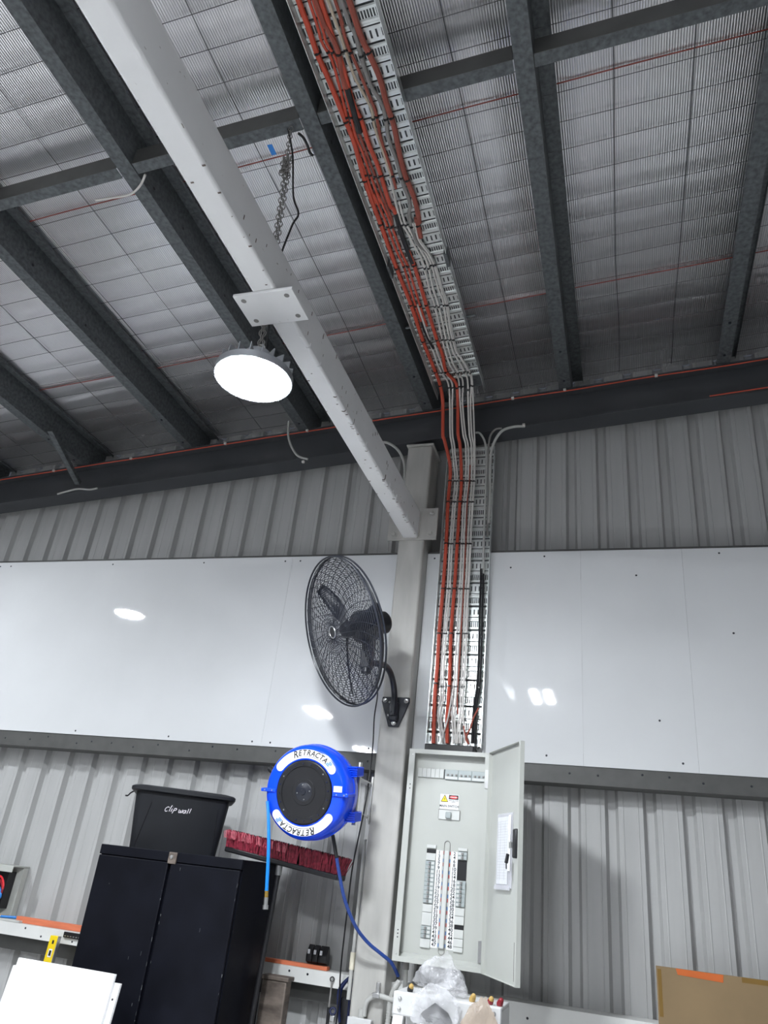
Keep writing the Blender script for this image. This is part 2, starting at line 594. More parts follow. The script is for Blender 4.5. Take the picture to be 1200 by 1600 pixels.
# ---- rafter along the wall (I section, sloping with the roof)
def sloped(x0, x1, ya, yb, h0, h1):
    mb = MB()
    vs = []
    for x in (x0, x1):
        for y in (ya, yb):
            for h in (h0, h1):
                vs.append((x, y, zr(x, h)))
    return mb.add(vs, [(0, 1, 3, 2), (4, 6, 7, 5), (0, 4, 5, 1), (2, 3, 7, 6), (0, 2, 6, 4), (1, 5, 7, 3)])


raf = thing('roof_rafter', 'dark grey steel roof rafter sloping along the top of the end wall', 'rafter', (-1.5, 4.2, zr(-1.5, -0.25)))
sloped(-6.2, 3.4, 4.125, 4.275, -0.25, -0.240).build('bottom_flange', 'rafter', raf)
sloped(-6.2, 3.4, 4.125, 4.275, -0.010, 0.0).build('top_flange', 'rafter', raf)
sloped(-6.2, 3.4, 4.197, 4.203, -0.24, -0.01).build('web', 'rafter', raf)

# ---- purlins (Z section) towards the viewer
PUR = [(-5.88, 'outermost galvanised roof purlin beyond the picture edge'), (-4.93, 'galvanised roof purlin left of the fly brace, at the picture edge'),
       (-3.98, 'galvanised roof purlin held by the short fly brace'), (-3.03, 'galvanised roof purlin left of the one running behind the lamp'),
       (-2.10, 'galvanised roof purlin running behind the hanging lamp'), (-1.18, 'galvanised roof purlin directly beside the cable tray'),
       (-0.25, 'galvanised roof purlin right of the cable tray, with punched holes'), (0.72, 'galvanised roof purlin nearest the right picture edge'),
       (1.67, 'galvanised roof purlin just outside the right picture edge')]
for xw, lb in PUR:
    p = thing('roof_purlin', lb, 'purlin', (xw, 1.5, zr(xw)), 'roof purlins')
    z0 = zr(xw)
    t = 0.0025
    MB().box(xw - 0.078, xw, -4.0, 4.33, z0 + 0.001, z0 + t).box(xw - 0.078, xw - 0.0755, -4.0, 4.33, z0 + t, z0 + 0.018).build('bottom_flange', 'galv', p)
    MB().box(xw - t, xw, -4.0, 4.33, z0 + t, z0 + 0.2).build('web', 'galv', p)
    MB().box(xw, xw + 0.07, -4.0, 4.33, z0 + 0.2 - t, z0 + 0.2).box(xw + 0.0675, xw + 0.07, -4.0, 4.33, z0 + 0.182, z0 + 0.1975).build('top_flange', 'galv', p)
    hole0 = MB().lathe([(0.0001, 0.0008), (0.009, 0.0008), (0.009, 0.0)], 10, frame((xw + 0.0, 2.05, z0 + 0.05), (1, 0, 0)), caps=False).build('hole', 'black', p)
    inst('hole', hole0, p, (0, 0.27, 0.02))
    inst('hole', hole0, p, (0, 0.75, 0.0))
    b0 = MB().lathe([(0.0001, 0.007), (0.008, 0.006), (0.009, 0.0)], 6, frame((xw - 0.04, 3.75, z0 + 0.001), (0, 0, -1), (0, 1, 0)), caps=False).build('bolt', 'black_metal', p)
    inst('bolt', b0, p, (0, 0.3, 0))

# ---- bridging rails between purlins
BL = ['bridging rail beyond the fly-brace purlin', 'bridging rail at the left picture edge', 'bridging rail on the bay with the white conduit hook',
      'bridging rail the lamp chain hangs from', 'bridging rail crossing behind the cable tray', 'bridging rail in the bay right of the cable tray', 'bridging rail at the upper right corner']
for i in range(1, len(PUR) - 1):
    xa, xb = PUR[i][0] + 0.004, PUR[i + 1][0] - 0.082
    g = thing('bridging_rail', 'galvanised ' + BL[i - 1] + ', between two purlins', 'bridging rail', ((xa + xb) / 2, 1.9, zr((xa + xb) / 2)), 'roof bridging rails')
    sloped(xa, xb, 1.870, 1.8725, 0.004, 0.10).build('web', 'galv_dark', g)
    sloped(xa, xb, 1.8725, 1.928, 0.004, 0.0065).build('bottom_flange', 'galv', g)
    sloped(xa, xb, 1.8725, 1.928, 0.0975, 0.10).build('top_flange', 'galv', g)

# ---- fly brace
fb = MB()
a, b2 = Vector((-4.02, 3.72, zr(-4.02, -0.002))), Vector((-4.02, 4.14, zr(-4.02, -0.236)))
a = onroof(78, 673, 0.0) + Vector((0, 0, -0.004)); b2 = at(121, 757, 4.13)
d = (b2 - a).normalized()
sd = d.cross(Vector((0, 0, 1))).normalized()
up = sd.cross(d)
mxb = Matrix.Identity(4)
L = (b2 - a).length
for i in range(3):
    mxb[i][0], mxb[i][1], mxb[i][2], mxb[i][3] = sd[i], d[i], up[i], a[i]
fb.box(-0.02, 0.02, 0, L, -0.002, 0.002, mxb).box(0.018, 0.022, 0, L, -0.002, 0.03, mxb)
tag(fb.build('fly_brace', 'galv'), 'short angled steel brace from the purlin down to the rafter', 'brace')

# ---- column
c = thing('steel_column', 'pale painted square steel column standing in the middle of the end wall', 'column', ((COLX0 + COLX1) / 2, 4.18, FLOOR))
MB().box(COLX0, COLX1, 4.08, 4.29, FLOOR + 0.012, 2.622).build('shaft', 'column', c, bev=0.012, seg=3)
MB().box(COLX0 - 0.008, COLX1 + 0.012, 4.07, 4.30, 2.622, 2.634).build('cap_plate', 'column', c, bev=0.002)
MB().box(COLX0 - 0.08, COLX1 + 0.08, 4.02, 4.349, FLOOR, FLOOR + 0.012).build('base_plate', 'column', c)

# ---- white box beam from the column towards the viewer
bm_ = thing('white_box_beam', 'long white painted box beam with paint chips running from the column overhead', 'beam', (-1.232, 2.0, 1.933))
MB().box(-1.281, -1.183, -0.2, 4.066, 1.933, 2.122).build('tube', 'white_beam', bm_, bev=0.012, seg=3)
ep = MB().box(-1.385, -1.068, 4.066, 4.0795, 1.925, 2.142).build('end_plate', 'column', bm_, bev=0.002)
for ex in (-1.345, -1.108):
    for ez in (1.965, 2.108):
        MB().lathe([(0.0001, 0.016), (0.011, 0.015), (0.014, 0.010), (0.014, 0.003), (0.022, 0.003), (0.022, 0.0)], 12, frame((ex, 4.066, ez), (0, -1, 0)), caps=False).build('bolt', 'column', ep)
mw = MB()
mw.tube([(-1.275, 4.062, 1.931), (-1.189, 4.062, 1.931)], 0.006).tube([(-1.181, 4.062, 1.94), (-1.181, 4.062, 2.115)], 0.005)
mw.build('weld', 'column', bm_)
sp = MB().box(-1.358, -1.113, 1.858, 2.030, 1.919, 1.932).build('splice_plate', 'white_beam', bm_, bev=0.002)
for ex in (-1.325, -1.146):
    for ey in (1.888, 2.000):
        MB().lathe([(0.0001, 0.0006), (0.0105, 0.0006), (0.0105, 0.0)], 12, frame((ex, ey, 1.9192), (0, 0, -1), (0, 1, 0)), caps=False).build('bolt_hole', 'grey_cable', sp)
# drips of paint along the lower edge of the beam
rnd = random.Random(3)
for k in range(46):
    y = 2.05 + 1.95 * rnd.random() ** 0.8
    x = -1.187 + rnd.uniform(-0.006, 0.002)
    mw = MB().tube(smooth([(x - 0.010, y - 0.004, 1.9335), (x - 0.002, y, 1.9325), (x + 0.0035, y + 0.003, 1.940), (x + 0.004, y + 0.005, 1.952 + rnd.random() * 0.02)], 3), rnd.uniform(0.0015, 0.0028), 5)
    mw.build('paint_run', 'white_beam' if k % 3 else 'rust_steel', bm_)
for k in range(60):
    y = 1.3 + 2.7 * rnd.random()
    right = k % 2
    ln = rnd.uniform(0.004, 0.016)
    if right:
        z = rnd.uniform(1.95, 2.10)
        MB().box(-1.1831, -1.1822, y, y + ln * 0.35, z, z + ln * 1.4).build('paint_chip', 'rust_steel', bm_)
    else:
        x = rnd.choice([rnd.uniform(-1.27, -1.20), -1.276, -1.192])
        MB().box(x, x + ln * 0.8, y, y + ln * 0.4, 1.9322, 1.9331).build('paint_chip', 'rust_steel', bm_)

# ---- ceiling: silver foil blankets on wire mesh
ceil = thing('ceiling', 'silver foil insulation under the roof, carried on wire mesh', 'ceiling', (-1.5, 1.0, zr(-1.5, 0.2)), kind='structure')
HF = 0.202


def foil(x0, x1, y0, y1, dx, dy, name='insulation_blanket', amp=1.0):
    nx, ny = max(1, round((x1 - x0) / dx)), max(1, round((y1 - y0) / dy))
    vs, fs = [], []
    for j in range(ny + 1):
        y = y0 + (y1 - y0) * j / ny
        for i in range(nx + 1):
            x = x0 + (x1 - x0) * i / nx
            wob = 0.0
            if amp:
                fy = (y - 2.19) / 0.15
                fx = (x - 0.06) / 0.33
                wob = 0.0016 * (math.cos(2 * math.pi * fy) * 0.5 + math.cos(2 * math.pi * fx) * 0.8)
                wob += 0.004 * mnoise.noise((x * 1.3, y * 1.5, 3.3)) + 0.0008 * mnoise.noise((x * 3.0, y * 16.0, 1.1))
                if y > 3.43:
                    wob += 0.005 * mnoise.noise((x * 1.1, y * 10.0, 7.7)) + 0.002 * mnoise.noise((x * 2.5, y * 34.0, 2.2))
                edge = min(abs(x - xw - 0.035) for xw, _ in PUR)
                wob += 0.035 * max(0.0, 1 - edge / 0.12) ** 2 * 0.3
            vs.append((x, y, zr(x, HF + 0.008) + wob * amp))
    for j in range(ny):
        for i in range(nx):
            a = j * (nx + 1) + i
            fs.append((a, a + 1, a + nx + 2, a + nx + 1))
    mb = MB().add(vs, fs)
    me = bpy.data.meshes.new(name)
    org = ORG[ceil.name]
    me.from_pydata([p - org for p in mb.v], [], mb.f)
    me.shade_smooth()
    me.materials.append(M['foil'])
    o = bpy.data.objects.new(name, me)
    COL.objects.link(o)
    o.parent = ceil
    ORG[o.name] = org
    return o


for y0, y1 in ((0.87, 2.15), (2.15, 3.43), (3.43, 4.36)):
    foil(-5.9, 2.7, y0 - 0.004, y1, 0.03, 0.0125)
foil(-11, 7, -9, 0.868, 0.5, 0.5, amp=0)
foil(-11, -5.9, 0.866, 4.45, 0.5, 0.5, amp=0)
foil(2.7, 7, 0.866, 4.45, 0.5, 0.5, amp=0)
# the red edge line of each roll
for yl in (0.875, 2.150, 3.430):
    for i in range(len(PUR) - 1):
        xa, xb = PUR[i][0] + 0.07, PUR[i + 1][0] - 0.01
        pts = []
        for k in range(13):
            x = xa + (xb - xa) * k / 12
            pts.append((x, yl + 0.006 * mnoise.noise((x * 2, yl, 0)), zr(x, HF - 0.003)))
        MB().tube(pts, 0.0032, 6).build('red_lap_edge', 'red_tape', ceil)
# wire mesh
mw = MB()
for k in range(-9, 15):
    y = 2.19 + 0.15 * k
    for off in (0.0,):
        pts = [(-5.9 + 8.6 * i / 70, y + 0.010 * mnoise.noise((-5.9 + 8.6 * i / 70 * 1.2, y * 5, 0.5)), zr(-5.9 + 8.6 * i / 70, HF - 0.007 + 0.004 * mnoise.noise((i * 0.3, y * 3, 0)))) for i in range(71)]
        mw.tube(pts, 0.0019, 4, caps=False)
for k in range(-18, 9):
    x = 0.06 + 0.33 * k
    pts = [(x + 0.014 * mnoise.noise((x * 3, 0.8 + 3.5 * i / 40 * 1.4, 0.5)), 0.8 + 3.5 * i / 40, zr(x, HF - 0.008)) for i in range(41)]
    if any(abs(x - xw - 0.03) < 0.05 for xw, _ in PUR):
        continue
    mw.tube(pts, 0.0022, 4, caps=False)
o = mw.build('wire_mesh', 'wire', ceil)
o['kind'] = 'stuff'

# ================================================================ cable trays
def tray_rung_mesh(width):
    """one pressed unit of the tray floor in local axes: a across, b along, c towards the open side"""
    mb = MB()
    w = width / 2
    mb.box(-w, w, -0.030, -0.016, 0, 0.0015).box(-w, w, 0.016, 0.030, 0, 0.0015)
    n = 13
    for i in range(n + 1):
        x = -w + width * i / n
        mb.box(max(-w, x - 0.008), min(w, x + 0.008), -0.016, 0.016, 0, 0.0015)
    for b in (0.048, 0.097):
        mb.prism([(-0.009, 0.0), (-0.005, 0.007), (0.005, 0.007), (0.009, 0.0)], -w, w, lambda p, q, d, b=b: Vector((d, b + p, q)))
    for i in range(26):
        x = -w + width * (i + 0.5) / 26
        mb.box(x - 0.0025, x + 0.0025, 0.057, 0.088, 0, 0.0012)
    mb.box(-w, w, 0.106, 0.114, 0, 0.0015)
    return mb


TX0, TX1 = -1.102, -0.790
tray = thing('roof_cable_tray', 'wide perforated zinc cable tray hung under the roof, full of orange cables', 'cable tray', (-0.946, 2.4, zr(-0.946, -0.055)), 'cable trays')
TYE = 3.955
sloped(TX0 - 0.003, TX0, -0.3, TYE, -0.056, -0.004).build('side_flange', 'zinc', tray)
sloped(TX1, TX1 + 0.003, -0.3, TYE, -0.056, -0.004).build('side_flange', 'zinc', tray)
sl = math.atan(PITCH)
mxr = Matrix.Translation((-0.946, 1.614 - 0.75, zr(-0.946, -0.004))) @ Matrix.Rotation(-sl, 4, 'Y') @ Matrix(((1, 0, 0, 0), (0, 1, 0, 0), (0, 0, -1, 0), (0, 0, 0, 1)))
r0 = tray_rung_mesh(0.311).xf(mxr).build('rung', 'zinc', tray)
for k in range(1, 21):
    if k * 0.15 + 0.864 + 0.12 < TYE:
        inst('rung', r0, tray, (0, 0.15 * k, 0))
sloped(TX0, TX1, -0.3, TYE, 0.004, 0.006).build('gap_shade_plate', 'galv', tray)  # dark sheet added so the gaps between rungs read as shade
# joining bracket half way along
sloped(TX1 - 0.012, TX1 + 0.006, 2.74, 2.83, -0.058, -0.004).build('joiner', 'galv', tray)
sloped(TX0 - 0.006, TX0 + 0.006, 2.74, 2.83, -0.058, -0.004).build('joiner', 'galv', tray)
for y in (1.90, 3.3):
    MB().tube([(TX0 - 0.05, y, zr(-1.15, 0.01)), (TX0 - 0.05, y, zr(-1.15, 0.012)), (TX1 + 0.05, y, zr(-0.74, 0.012))], 0.008, 6).build('support_bar', 'galv', tray)

vt = thing('wall_cable_tray', 'upright perforated zinc cable tray on the wall above the open switchboard', 'cable tray', (-0.898, 4.19, 0.70), 'cable trays')
VX0, VX1 = -1.052, -0.746
MB().box(VX0 - 0.003, VX0, 4.138, 4.19, 0.70, 2.62).build('side_flange', 'zinc', vt)
MB().box(VX1, VX1 + 0.003, 4.138, 4.19, 0.70, 2.62).build('side_flange', 'zinc', vt)
mxv = Matrix.Translation((-0.899, 4.19, 0.745)) @ Matrix(((1, 0, 0, 0), (0, 0, -1, 0), (0, 1, 0, 0), (0, 0, 0, 1)))
MB().box(VX0, VX1, 4.1955, 4.197, 1.12, 2.62).build('gap_shade_plate', 'galv', vt)  # added behind the upper rungs only; its dark colour stands in for shade
r1 = tray_rung_mesh(0.305).xf(mxv).build('rung', 'zinc', vt)
for k in range(1, 13):
    inst('rung', r1, vt, (0, 0, 0.1495 * k))

# ================================================================ cables on the trays
TIES = [84, 186, 278, 351, 416, 477, 531, 581, 603, 752, 783, 849, 919, 992, 1070]
HC = -0.028


def cpt(x, y, dz=0.0, dyw=0.0):
    if y <= 606:
        return onroof(x, y, HC - dz)
    if y >= 745:
        return at(x, y, 4.150 - dyw)
    t = (y - 606) / (745 - 606)
    return at(x, y, 3.915 + (4.150 - dyw - 3.915) * t ** 0.9)


def Ecrop(*p):
    return [(480 + x / 4.573, y / 4.573) for x, y in p]


def Fcrop(*p):
    return [(540 + x / 4.211, 300 + y / 4.211) for x, y in p]


def Gcrop(*p):
    return [(560 + x / 4.286, 640 + y / 4.286) for x, y in p]


def Hcrop(*p):
    return [(640 + x / 5.333, 900 + y / 5.333) for x, y in p]


def cable(px, r, material, label, group, dx=0.0, shrink=None, ties=True, dz=0.0, dyw=0.0, extend=True, lead=None):
    pts = [cpt(x + dx * (1.0 if y < 600 else 0.62), y, dz, dyw) for x, y in px]
    if extend and px[0][1] < 60:                         # runs on along the tray behind the viewer
        d0 = pts[0]
        pts = [Vector((d0.x - 0.01, -0.25, zr(d0.x, HC - dz))), Vector((d0.x, 0.5, zr(d0.x, HC - dz)))] + pts
    path = smooth(pts, 5)
    base = min(path, key=lambda p: p.z)
    t = thing('cable', label, 'cable', base, group)
    MB().tube(path, r, 8).build('sheath', material, t)
    if ties:
        ys = [p[1] for p in px]
        for ty in TIES:
            if min(ys) + 6 < ty < max(ys) - 4:
                for i in range(len(px) - 1):
                    if px[i][1] <= ty <= px[i + 1][1] and px[i + 1][1] > px[i][1]:
                        f = (ty - px[i][1]) / (px[i + 1][1] - px[i][1])
                        x = px[i][0] + f * (px[i + 1][0] - px[i][0]) + dx * (1.0 if ty < 600 else 0.62)
                        p = cpt(x, ty, dz, dyw)
                        j = min(range(1, len(path) - 1), key=lambda q: (path[q] - p).length)
                        d = (path[j + 1] - path[j - 1]).normalized() * 0.0035
                        mb = MB().tube([path[j] - d, path[j] + d], r + 0.0022, 8)
                        q = path[j] + Vector((0.0, -0.002, -0.002)) + (Vector((0, 0, -r)) if ty < 606 else Vector((0, -r, 0)))
                        mb.box(q.x - 0.004, q.x + 0.004, q.y - 0.004, q.y + 0.004, q.z - 0.003, q.z + 0.004)
                        mb.build('cable_tie', 'black', t)
                        break
    if shrink:
        sp_ = smooth([cpt(x + dx, y, dz, dyw) for x, y in shrink], 5)
        MB().tube(sp_, r * 1.25, 8).build('heat_shrink', 'black', t)
    return t


GR = 'orange cables on the trays'
GW = 'white cables on the trays'
A_px = [(468, 5)] + Ecrop((0, 170), (70, 380), (150, 560), (260, 830), (330, 1000), (400, 1250)) + Fcrop((170, 50), (230, 210), (335, 500), (430, 740), (510, 980), (590, 1180), (622, 1270), (640, 1390), (640, 1600)) + \
    Gcrop((575, 200), (612, 360), (613, 480), (600, 620), (590, 850), (575, 1090)) + Hcrop((270, 200), (245, 480), (230, 760), (210, 1000), (198, 1395))
cable(A_px, 0.0115, 'orange_conduit', 'thick orange-red cable along the outer edge of the trays, all the way down', GR)
B_px = Ecrop((20, 0), (110, 290), (190, 440), (270, 740), (320, 960), (370, 1080), (430, 1250), (500, 1450)) + Fcrop((190, 10), (270, 190), (340, 380), (390, 490), (430, 620), (470, 750), (515, 880))
cable(B_px, 0.0062, 'orange_conduit', 'thin orange cable next to the thick orange-red one on the roof tray', GR, dx=-2, shrink=Fcrop((505, 850), (540, 940), (585, 1030)))
cable(B_px, 0.0062, 'orange_conduit', 'thin orange cable, second in from the thick orange-red one', GR, dx=5.0)
D_px = Ecrop((95, 0), (170, 230), (240, 430), (330, 740), (390, 870), (440, 1030), (510, 1200), (590, 1460)) + Fcrop((320, 120), (375, 300), (450, 480), (530, 740), (600, 970), (640, 1080), (660, 1180), (728, 1262), (738, 1400), (740, 1590)) + \
    Gcrop((682, 250), (690, 480), (680, 620), (665, 850), (650, 1095)) + Hcrop((370, 150), (345, 480), (335, 780), (325, 1000), (312, 1200), (313, 1395))
cable(D_px, 0.0105, 'orange_conduit', 'thick orange cable with black joint running down the middle of both trays', GR, shrink=Fcrop((330, 140), (375, 300), (440, 465)))
C_px = Ecrop((60, 0), (140, 200), (215, 350), (250, 540), (292, 650))
cable(C_px, 0.0105, 'brown_conduit', 'faded red conduit ending in a black joint high on the roof tray', GR, shrink=Ecrop((285, 630), (330, 780), (378, 945)), dz=0.006)
C2_px = Ecrop((378, 940), (440, 1100), (500, 1260), (560, 1420), (615, 1560)) + Fcrop((330, 260), (390, 420), (450, 560))
cable(C2_px, 0.006, 'brown_conduit', 'thin faded red cable leaving the upper black joint on the roof tray', GR, dx=-3)
F_px = Ecrop((190, 0), (230, 140), (275, 310), (350, 480), (440, 700), (480, 800), (520, 1000), (580, 1180), (625, 1345))
cable(F_px, 0.0070, 'brown_conduit', 'thin brownish red cable beside the cream one on the roof tray', GR, dx=2)
cable(Ecrop((150, 0), (235, 240), (330, 530), (420, 700), (462, 790), (480, 900), (540, 1080), (600, 1260)), 0.0062, 'cream_cable', 'cream sheathed cable among the orange ones on the roof tray', GR)
G_px = Ecrop((300, 0), (390, 270), (450, 400), (520, 560), (570, 750), (620, 900), (660, 1100), (700, 1250), (770, 1430), (800, 1590)) + Fcrop((465, 170), (495, 298))
cable(G_px, 0.0125, 'brown_conduit', 'thick faded red conduit nearest the bare rungs of the roof tray', GR, dz=0.004)
cable(Ecrop((245, 0), (335, 220), (385, 400), (450, 600), (535, 745), (560, 850), (585, 1000), (640, 1150), (680, 1300), (735, 1450)) + Fcrop((420, 160), (470, 330), (560, 420), (600, 560)), 0.009, 'grey_cable',
      'dark grey flat cable under the thick faded conduit on the roof tray', GR)
# white cables
W1 = Fcrop((480, 740), (520, 860), (570, 1010), (625, 1165), (682, 1260), (690, 1400), (692, 1590)) + Gcrop((632, 250), (652, 480), (640, 620), (620, 850), (607, 1095)) + Hcrop((318, 150), (290, 480), (270, 780), (265, 1000), (243, 1150), (262, 1300), (285, 1395))
cable(W1, 0.0058, 'white_cable', 'white cable between the two thick orange ones, nearer the column', GW, dx=-1.5)
cable(W1[2:], 0.0058, 'white_cable', 'white cable between the two thick orange ones, farther from the column', GW, dx=4.5)
W2 = Ecrop((600, 1270), (640, 1430)) + Fcrop((335, 60), (370, 190), (405, 250), (470, 370), (520, 470), (560, 640), (590, 730), (620, 850), (640, 950), (665, 1050), (700, 1150), (740, 1210), (755, 1255), (760, 1400), (778, 1590)) + \
    Gcrop((725, 250), (725, 480), (710, 620), (698, 850), (690, 1095)) + Hcrop((420, 150), (402, 480), (385, 780), (375, 1000), (362, 1150), (372, 1395))
cable(W2, 0.0056, 'white_cable', 'white cable just past the middle orange one, first of its bundle', GW, dx=-2)
cable(W2[2:], 0.0056, 'white_cable', 'white cable just past the middle orange one, second of its bundle', GW, dx=4)
W3 = Fcrop((450, 200), (470, 310), (540, 410), (580, 500), (620, 640), (650, 720), (670, 850), (690, 950), (715, 1050), (745, 1100), (790, 1180), (812, 1245), (812, 1400), (820, 1590)) + Gcrop((762, 250), (764, 480), (755, 620), (740, 850), (730, 1095)) + \
    Hcrop((470, 150), (458, 480), (445, 780), (430, 1000), (432, 1120), (410, 1250), (405, 1395))
cable(W3, 0.0058, 'white_cable', 'white cable beside the bare rungs, inner of the last pair', GW, dx=-2)
cable(W3, 0.0058, 'white_cable', 'white cable beside the bare rungs, outer of the last pair', GW, dx=4)
W4 = W3[:8] + Fcrop((720, 1050), (760, 1100), (812, 1190), (826, 1250), (835, 1400), (842, 1590)) + Gcrop((775, 250), (772, 480), (764, 620), (750, 850), (740, 1095)) + Hcrop((482, 150), (470, 480), (458, 780), (440, 1000), (440, 1150), (452, 1395))
cable(W4, 0.005, 'white_cable', 'thin white cable resting on the outer pair of white cables', GW, dx=2, dz=0.008, dyw=0.008)
R1 = Gcrop((735, 370), (730, 480), (716, 620), (708, 850), (697, 1095)) + Hcrop((432, 150), (412, 480), (395, 780), (380, 1000), (385, 1150))
cable(R1, 0.004, 'brown_conduit', 'thin red cable peeping out between white cables on the upright tray', GR, ties=False, dx=5)
cable(Hcrop((360, 940), (345, 1040), (320, 1180), (285, 1300), (258, 1395)), 0.0042, 'white_cable', 'thin white tail crossing the middle orange cable above the switchboard', GW, ties=False, dyw=0.025)
# dark cables at the outer edge of the upright tray
GD = 'dark cables at the edge of the upright tray'
for off, lb in ((0, 'nearest the tray flange'), (-6, 'second from the tray flange')):
    cable([(x + off * 0.6, y) for x, y in Hcrop((614, -60), (612, 100), (604, 300), (596, 650), (580, 930), (556, 1080), (545, 1250), (540, 1395))], 0.0065, 'black', 'black cable down the edge of the upright tray, ' + lb, GD, ties=(off == 0))
cable(Hcrop((575, 1100), (530, 1190), (510, 1260), (470, 1350), (495, 1400)), 0.005, 'brown_conduit', 'short red wire curling at the foot of the upright tray', GD, ties=False, dyw=0.02)
cable(Hcrop((450, 1250), (462, 1310), (480, 1360), (492, 1398)), 0.0045, 'brown_conduit', 'short red wire tail entering the switchboard gland', GD, ties=False, dyw=0.012)
# gland slot on top of the switchboard
tag(MB().box(-1.045, -0.775, 4.09, 4.19, 0.656, 0.70).build('cable_gland', 'black_print', bev=0.004), 'black cable entry strip on top of the switchboard', 'cable gland')

# ================================================================ conduits and the orange line on the rafter
def pipe(name, pts, r, material, label, cat, group=None, n=8, k=6, clips=()):
    path = smooth(pts, k)
    t = thing(name, label, cat, min(path, key=lambda p: p.z), group)
    MB().tube(path, r, n).build('sheath', material, t)
    for p in clips:
        p = Vector(p)
        MB().box(p.x - 0.009, p.x + 0.009, p.y - 0.012, p.y + 0.006, p.z - 0.008, p.z + 0.008).build('clip', 'white_cable', t, bev=0.002)
    return t


def raft(x, h, y=4.118):
    return Vector((x, y, zr(x, h)))


xs = [-6.0 + 0.2 * i for i in range(46)]
pipe('cable', [raft(x, -0.024 + 0.006 * mnoise.noise((x * 2.2, 0, 0)), 4.120) for x in xs], 0.0042, 'orange_conduit', 'thin orange cable clipped along the upper edge of the rafter', 'cable', k=2,
     clips=[raft(x, -0.02, 4.120) for x in (-4.25, -3.55, -2.75, -2.10, -1.62, -0.63, -0.29, 0.28, 0.95)])
pipe('cable', [raft(x, -0.236, 4.119) for x in (0.58, 0.7, 0.9, 1.4, 2.4, 3.3)], 0.004, 'orange_conduit', 'second thin orange cable along the lower flange of the rafter', 'cable', k=3)
GC = 'grey conduits under the rafter'
cg = lambda pts, Y: [at(x, y, Yv) for (x, y), Yv in zip([(560 + a_ / 4.286, 640 + b_ / 4.286) for a_, b_ in pts], Y)]
pipe('conduit', cg([(785, 155), (815, 160), (848, 220), (858, 330), (850, 600), (840, 900), (838, 1100)], [4.11, 4.11, 4.12, 4.13, 4.145, 4.15, 4.15]), 0.007, 'conduit', 'grey conduit bending off the rafter, nearest the white cables', 'conduit', GC)
pipe('conduit', cg([(960, 125), (915, 135), (880, 190), (868, 330), (868, 600), (862, 850)], [4.11, 4.11, 4.12, 4.13, 4.145, 4.15]), 0.007, 'grey_cable', 'middle grey conduit of the bunch bending off the rafter', 'conduit', GC)
pipe('conduit', cg([(1115, 112), (1040, 115), (960, 145), (905, 230), (884, 340), (882, 600), (872, 760)], [4.105, 4.105, 4.11, 4.12, 4.13, 4.145, 4.15]), 0.009, 'conduit', 'thick grey conduit sweeping off the rafter, longest of the bunch', 'conduit', GC,
     clips=[at(560 + 1108 / 4.286, 640 + 105 / 4.286, 4.10)])
cq = lambda pts, Y: [at(420 + a_ / 4.286, 620 + b_ / 4.286, Y) for a_, b_ in pts]
pipe('conduit', cq([(135, 165), (130, 250), (150, 330), (195, 395), (260, 418)], 4.11), 0.008, 'conduit', 'pale conduit stub curving on the rafter below the lamp', 'conduit', clips=[at(474, 722, 4.108)])
pipe('conduit', cq([(760, 305), (800, 310), (860, 350), (900, 420), (912, 500), (912, 600)], 4.12), 0.0095, 'conduit', 'grey conduit bend between the white beam and the column top', 'conduit')
pipe('conduit', [at(x, y, 4.112) for x, y in ((90, 772), (104, 768), (122, 764), (140, 765), (152, 763))], 0.007, 'conduit', 'short pale conduit lying on the rafter flange at the foot of the brace', 'conduit')
# white bent conduit on the bridging
pipe('conduit', [onroof(x, y, -0.012) for x, y in ((227, 273), (221, 287), (212, 298), (203, 304), (190, 307), (150, 313))], 0.0055, 'white_cable', 'thin white conduit hook bending round a purlin', 'conduit')
# dark lead from the bridging to the purlin
pipe('cord', [onroof(x, y, -0.01) for x, y in ((466, 208), (474, 215), (481, 228), (484, 238), (489, 243))], 0.006, 'black', 'short black cord looped from the bridging to the purlin', 'cord')
tg = MB()
tp = onroof(422, 226, -0.002)
tg.box(tp.x - 0.012, tp.x + 0.012, tp.y - 0.004, tp.y + 0.050, tp.z - 0.006, tp.z - 0.0045)
tag(tg.build('tag', 'blue_print'), 'small blue tag stuck beneath the bridging rail near the chain', 'tag')

# ================================================================ lamps
def chain_mesh(p0, p1, link=0.030, r=0.0024, wob=0.0):
    mb = MB()
    L_ = (p1 - p0).length
    n = int(L_ / (link * 0.72))
    for i in range(n):
        c_ = p0.lerp(p1, (i + 0.5) / n) + Vector((wob * math.sin(i * 0.5), 0, 0))
        d_ = (p1 - p0).normalized()
        s_ = Vector((math.cos(i * 1.57 + 0.4), math.sin(i * 1.57 + 0.4), 0))
        s_ = (s_ - d_ * s_.dot(d_)).normalized()
        pts = []
        for k in range(13):
            a_ = 2 * math.pi * k / 12
            pts.append(c_ + d_ * (link / 2 * math.cos(a_)) + s_ * (link * 0.32 * math.sin(a_)))
        mb.tube(pts, r, 4, caps=False)
    return mb


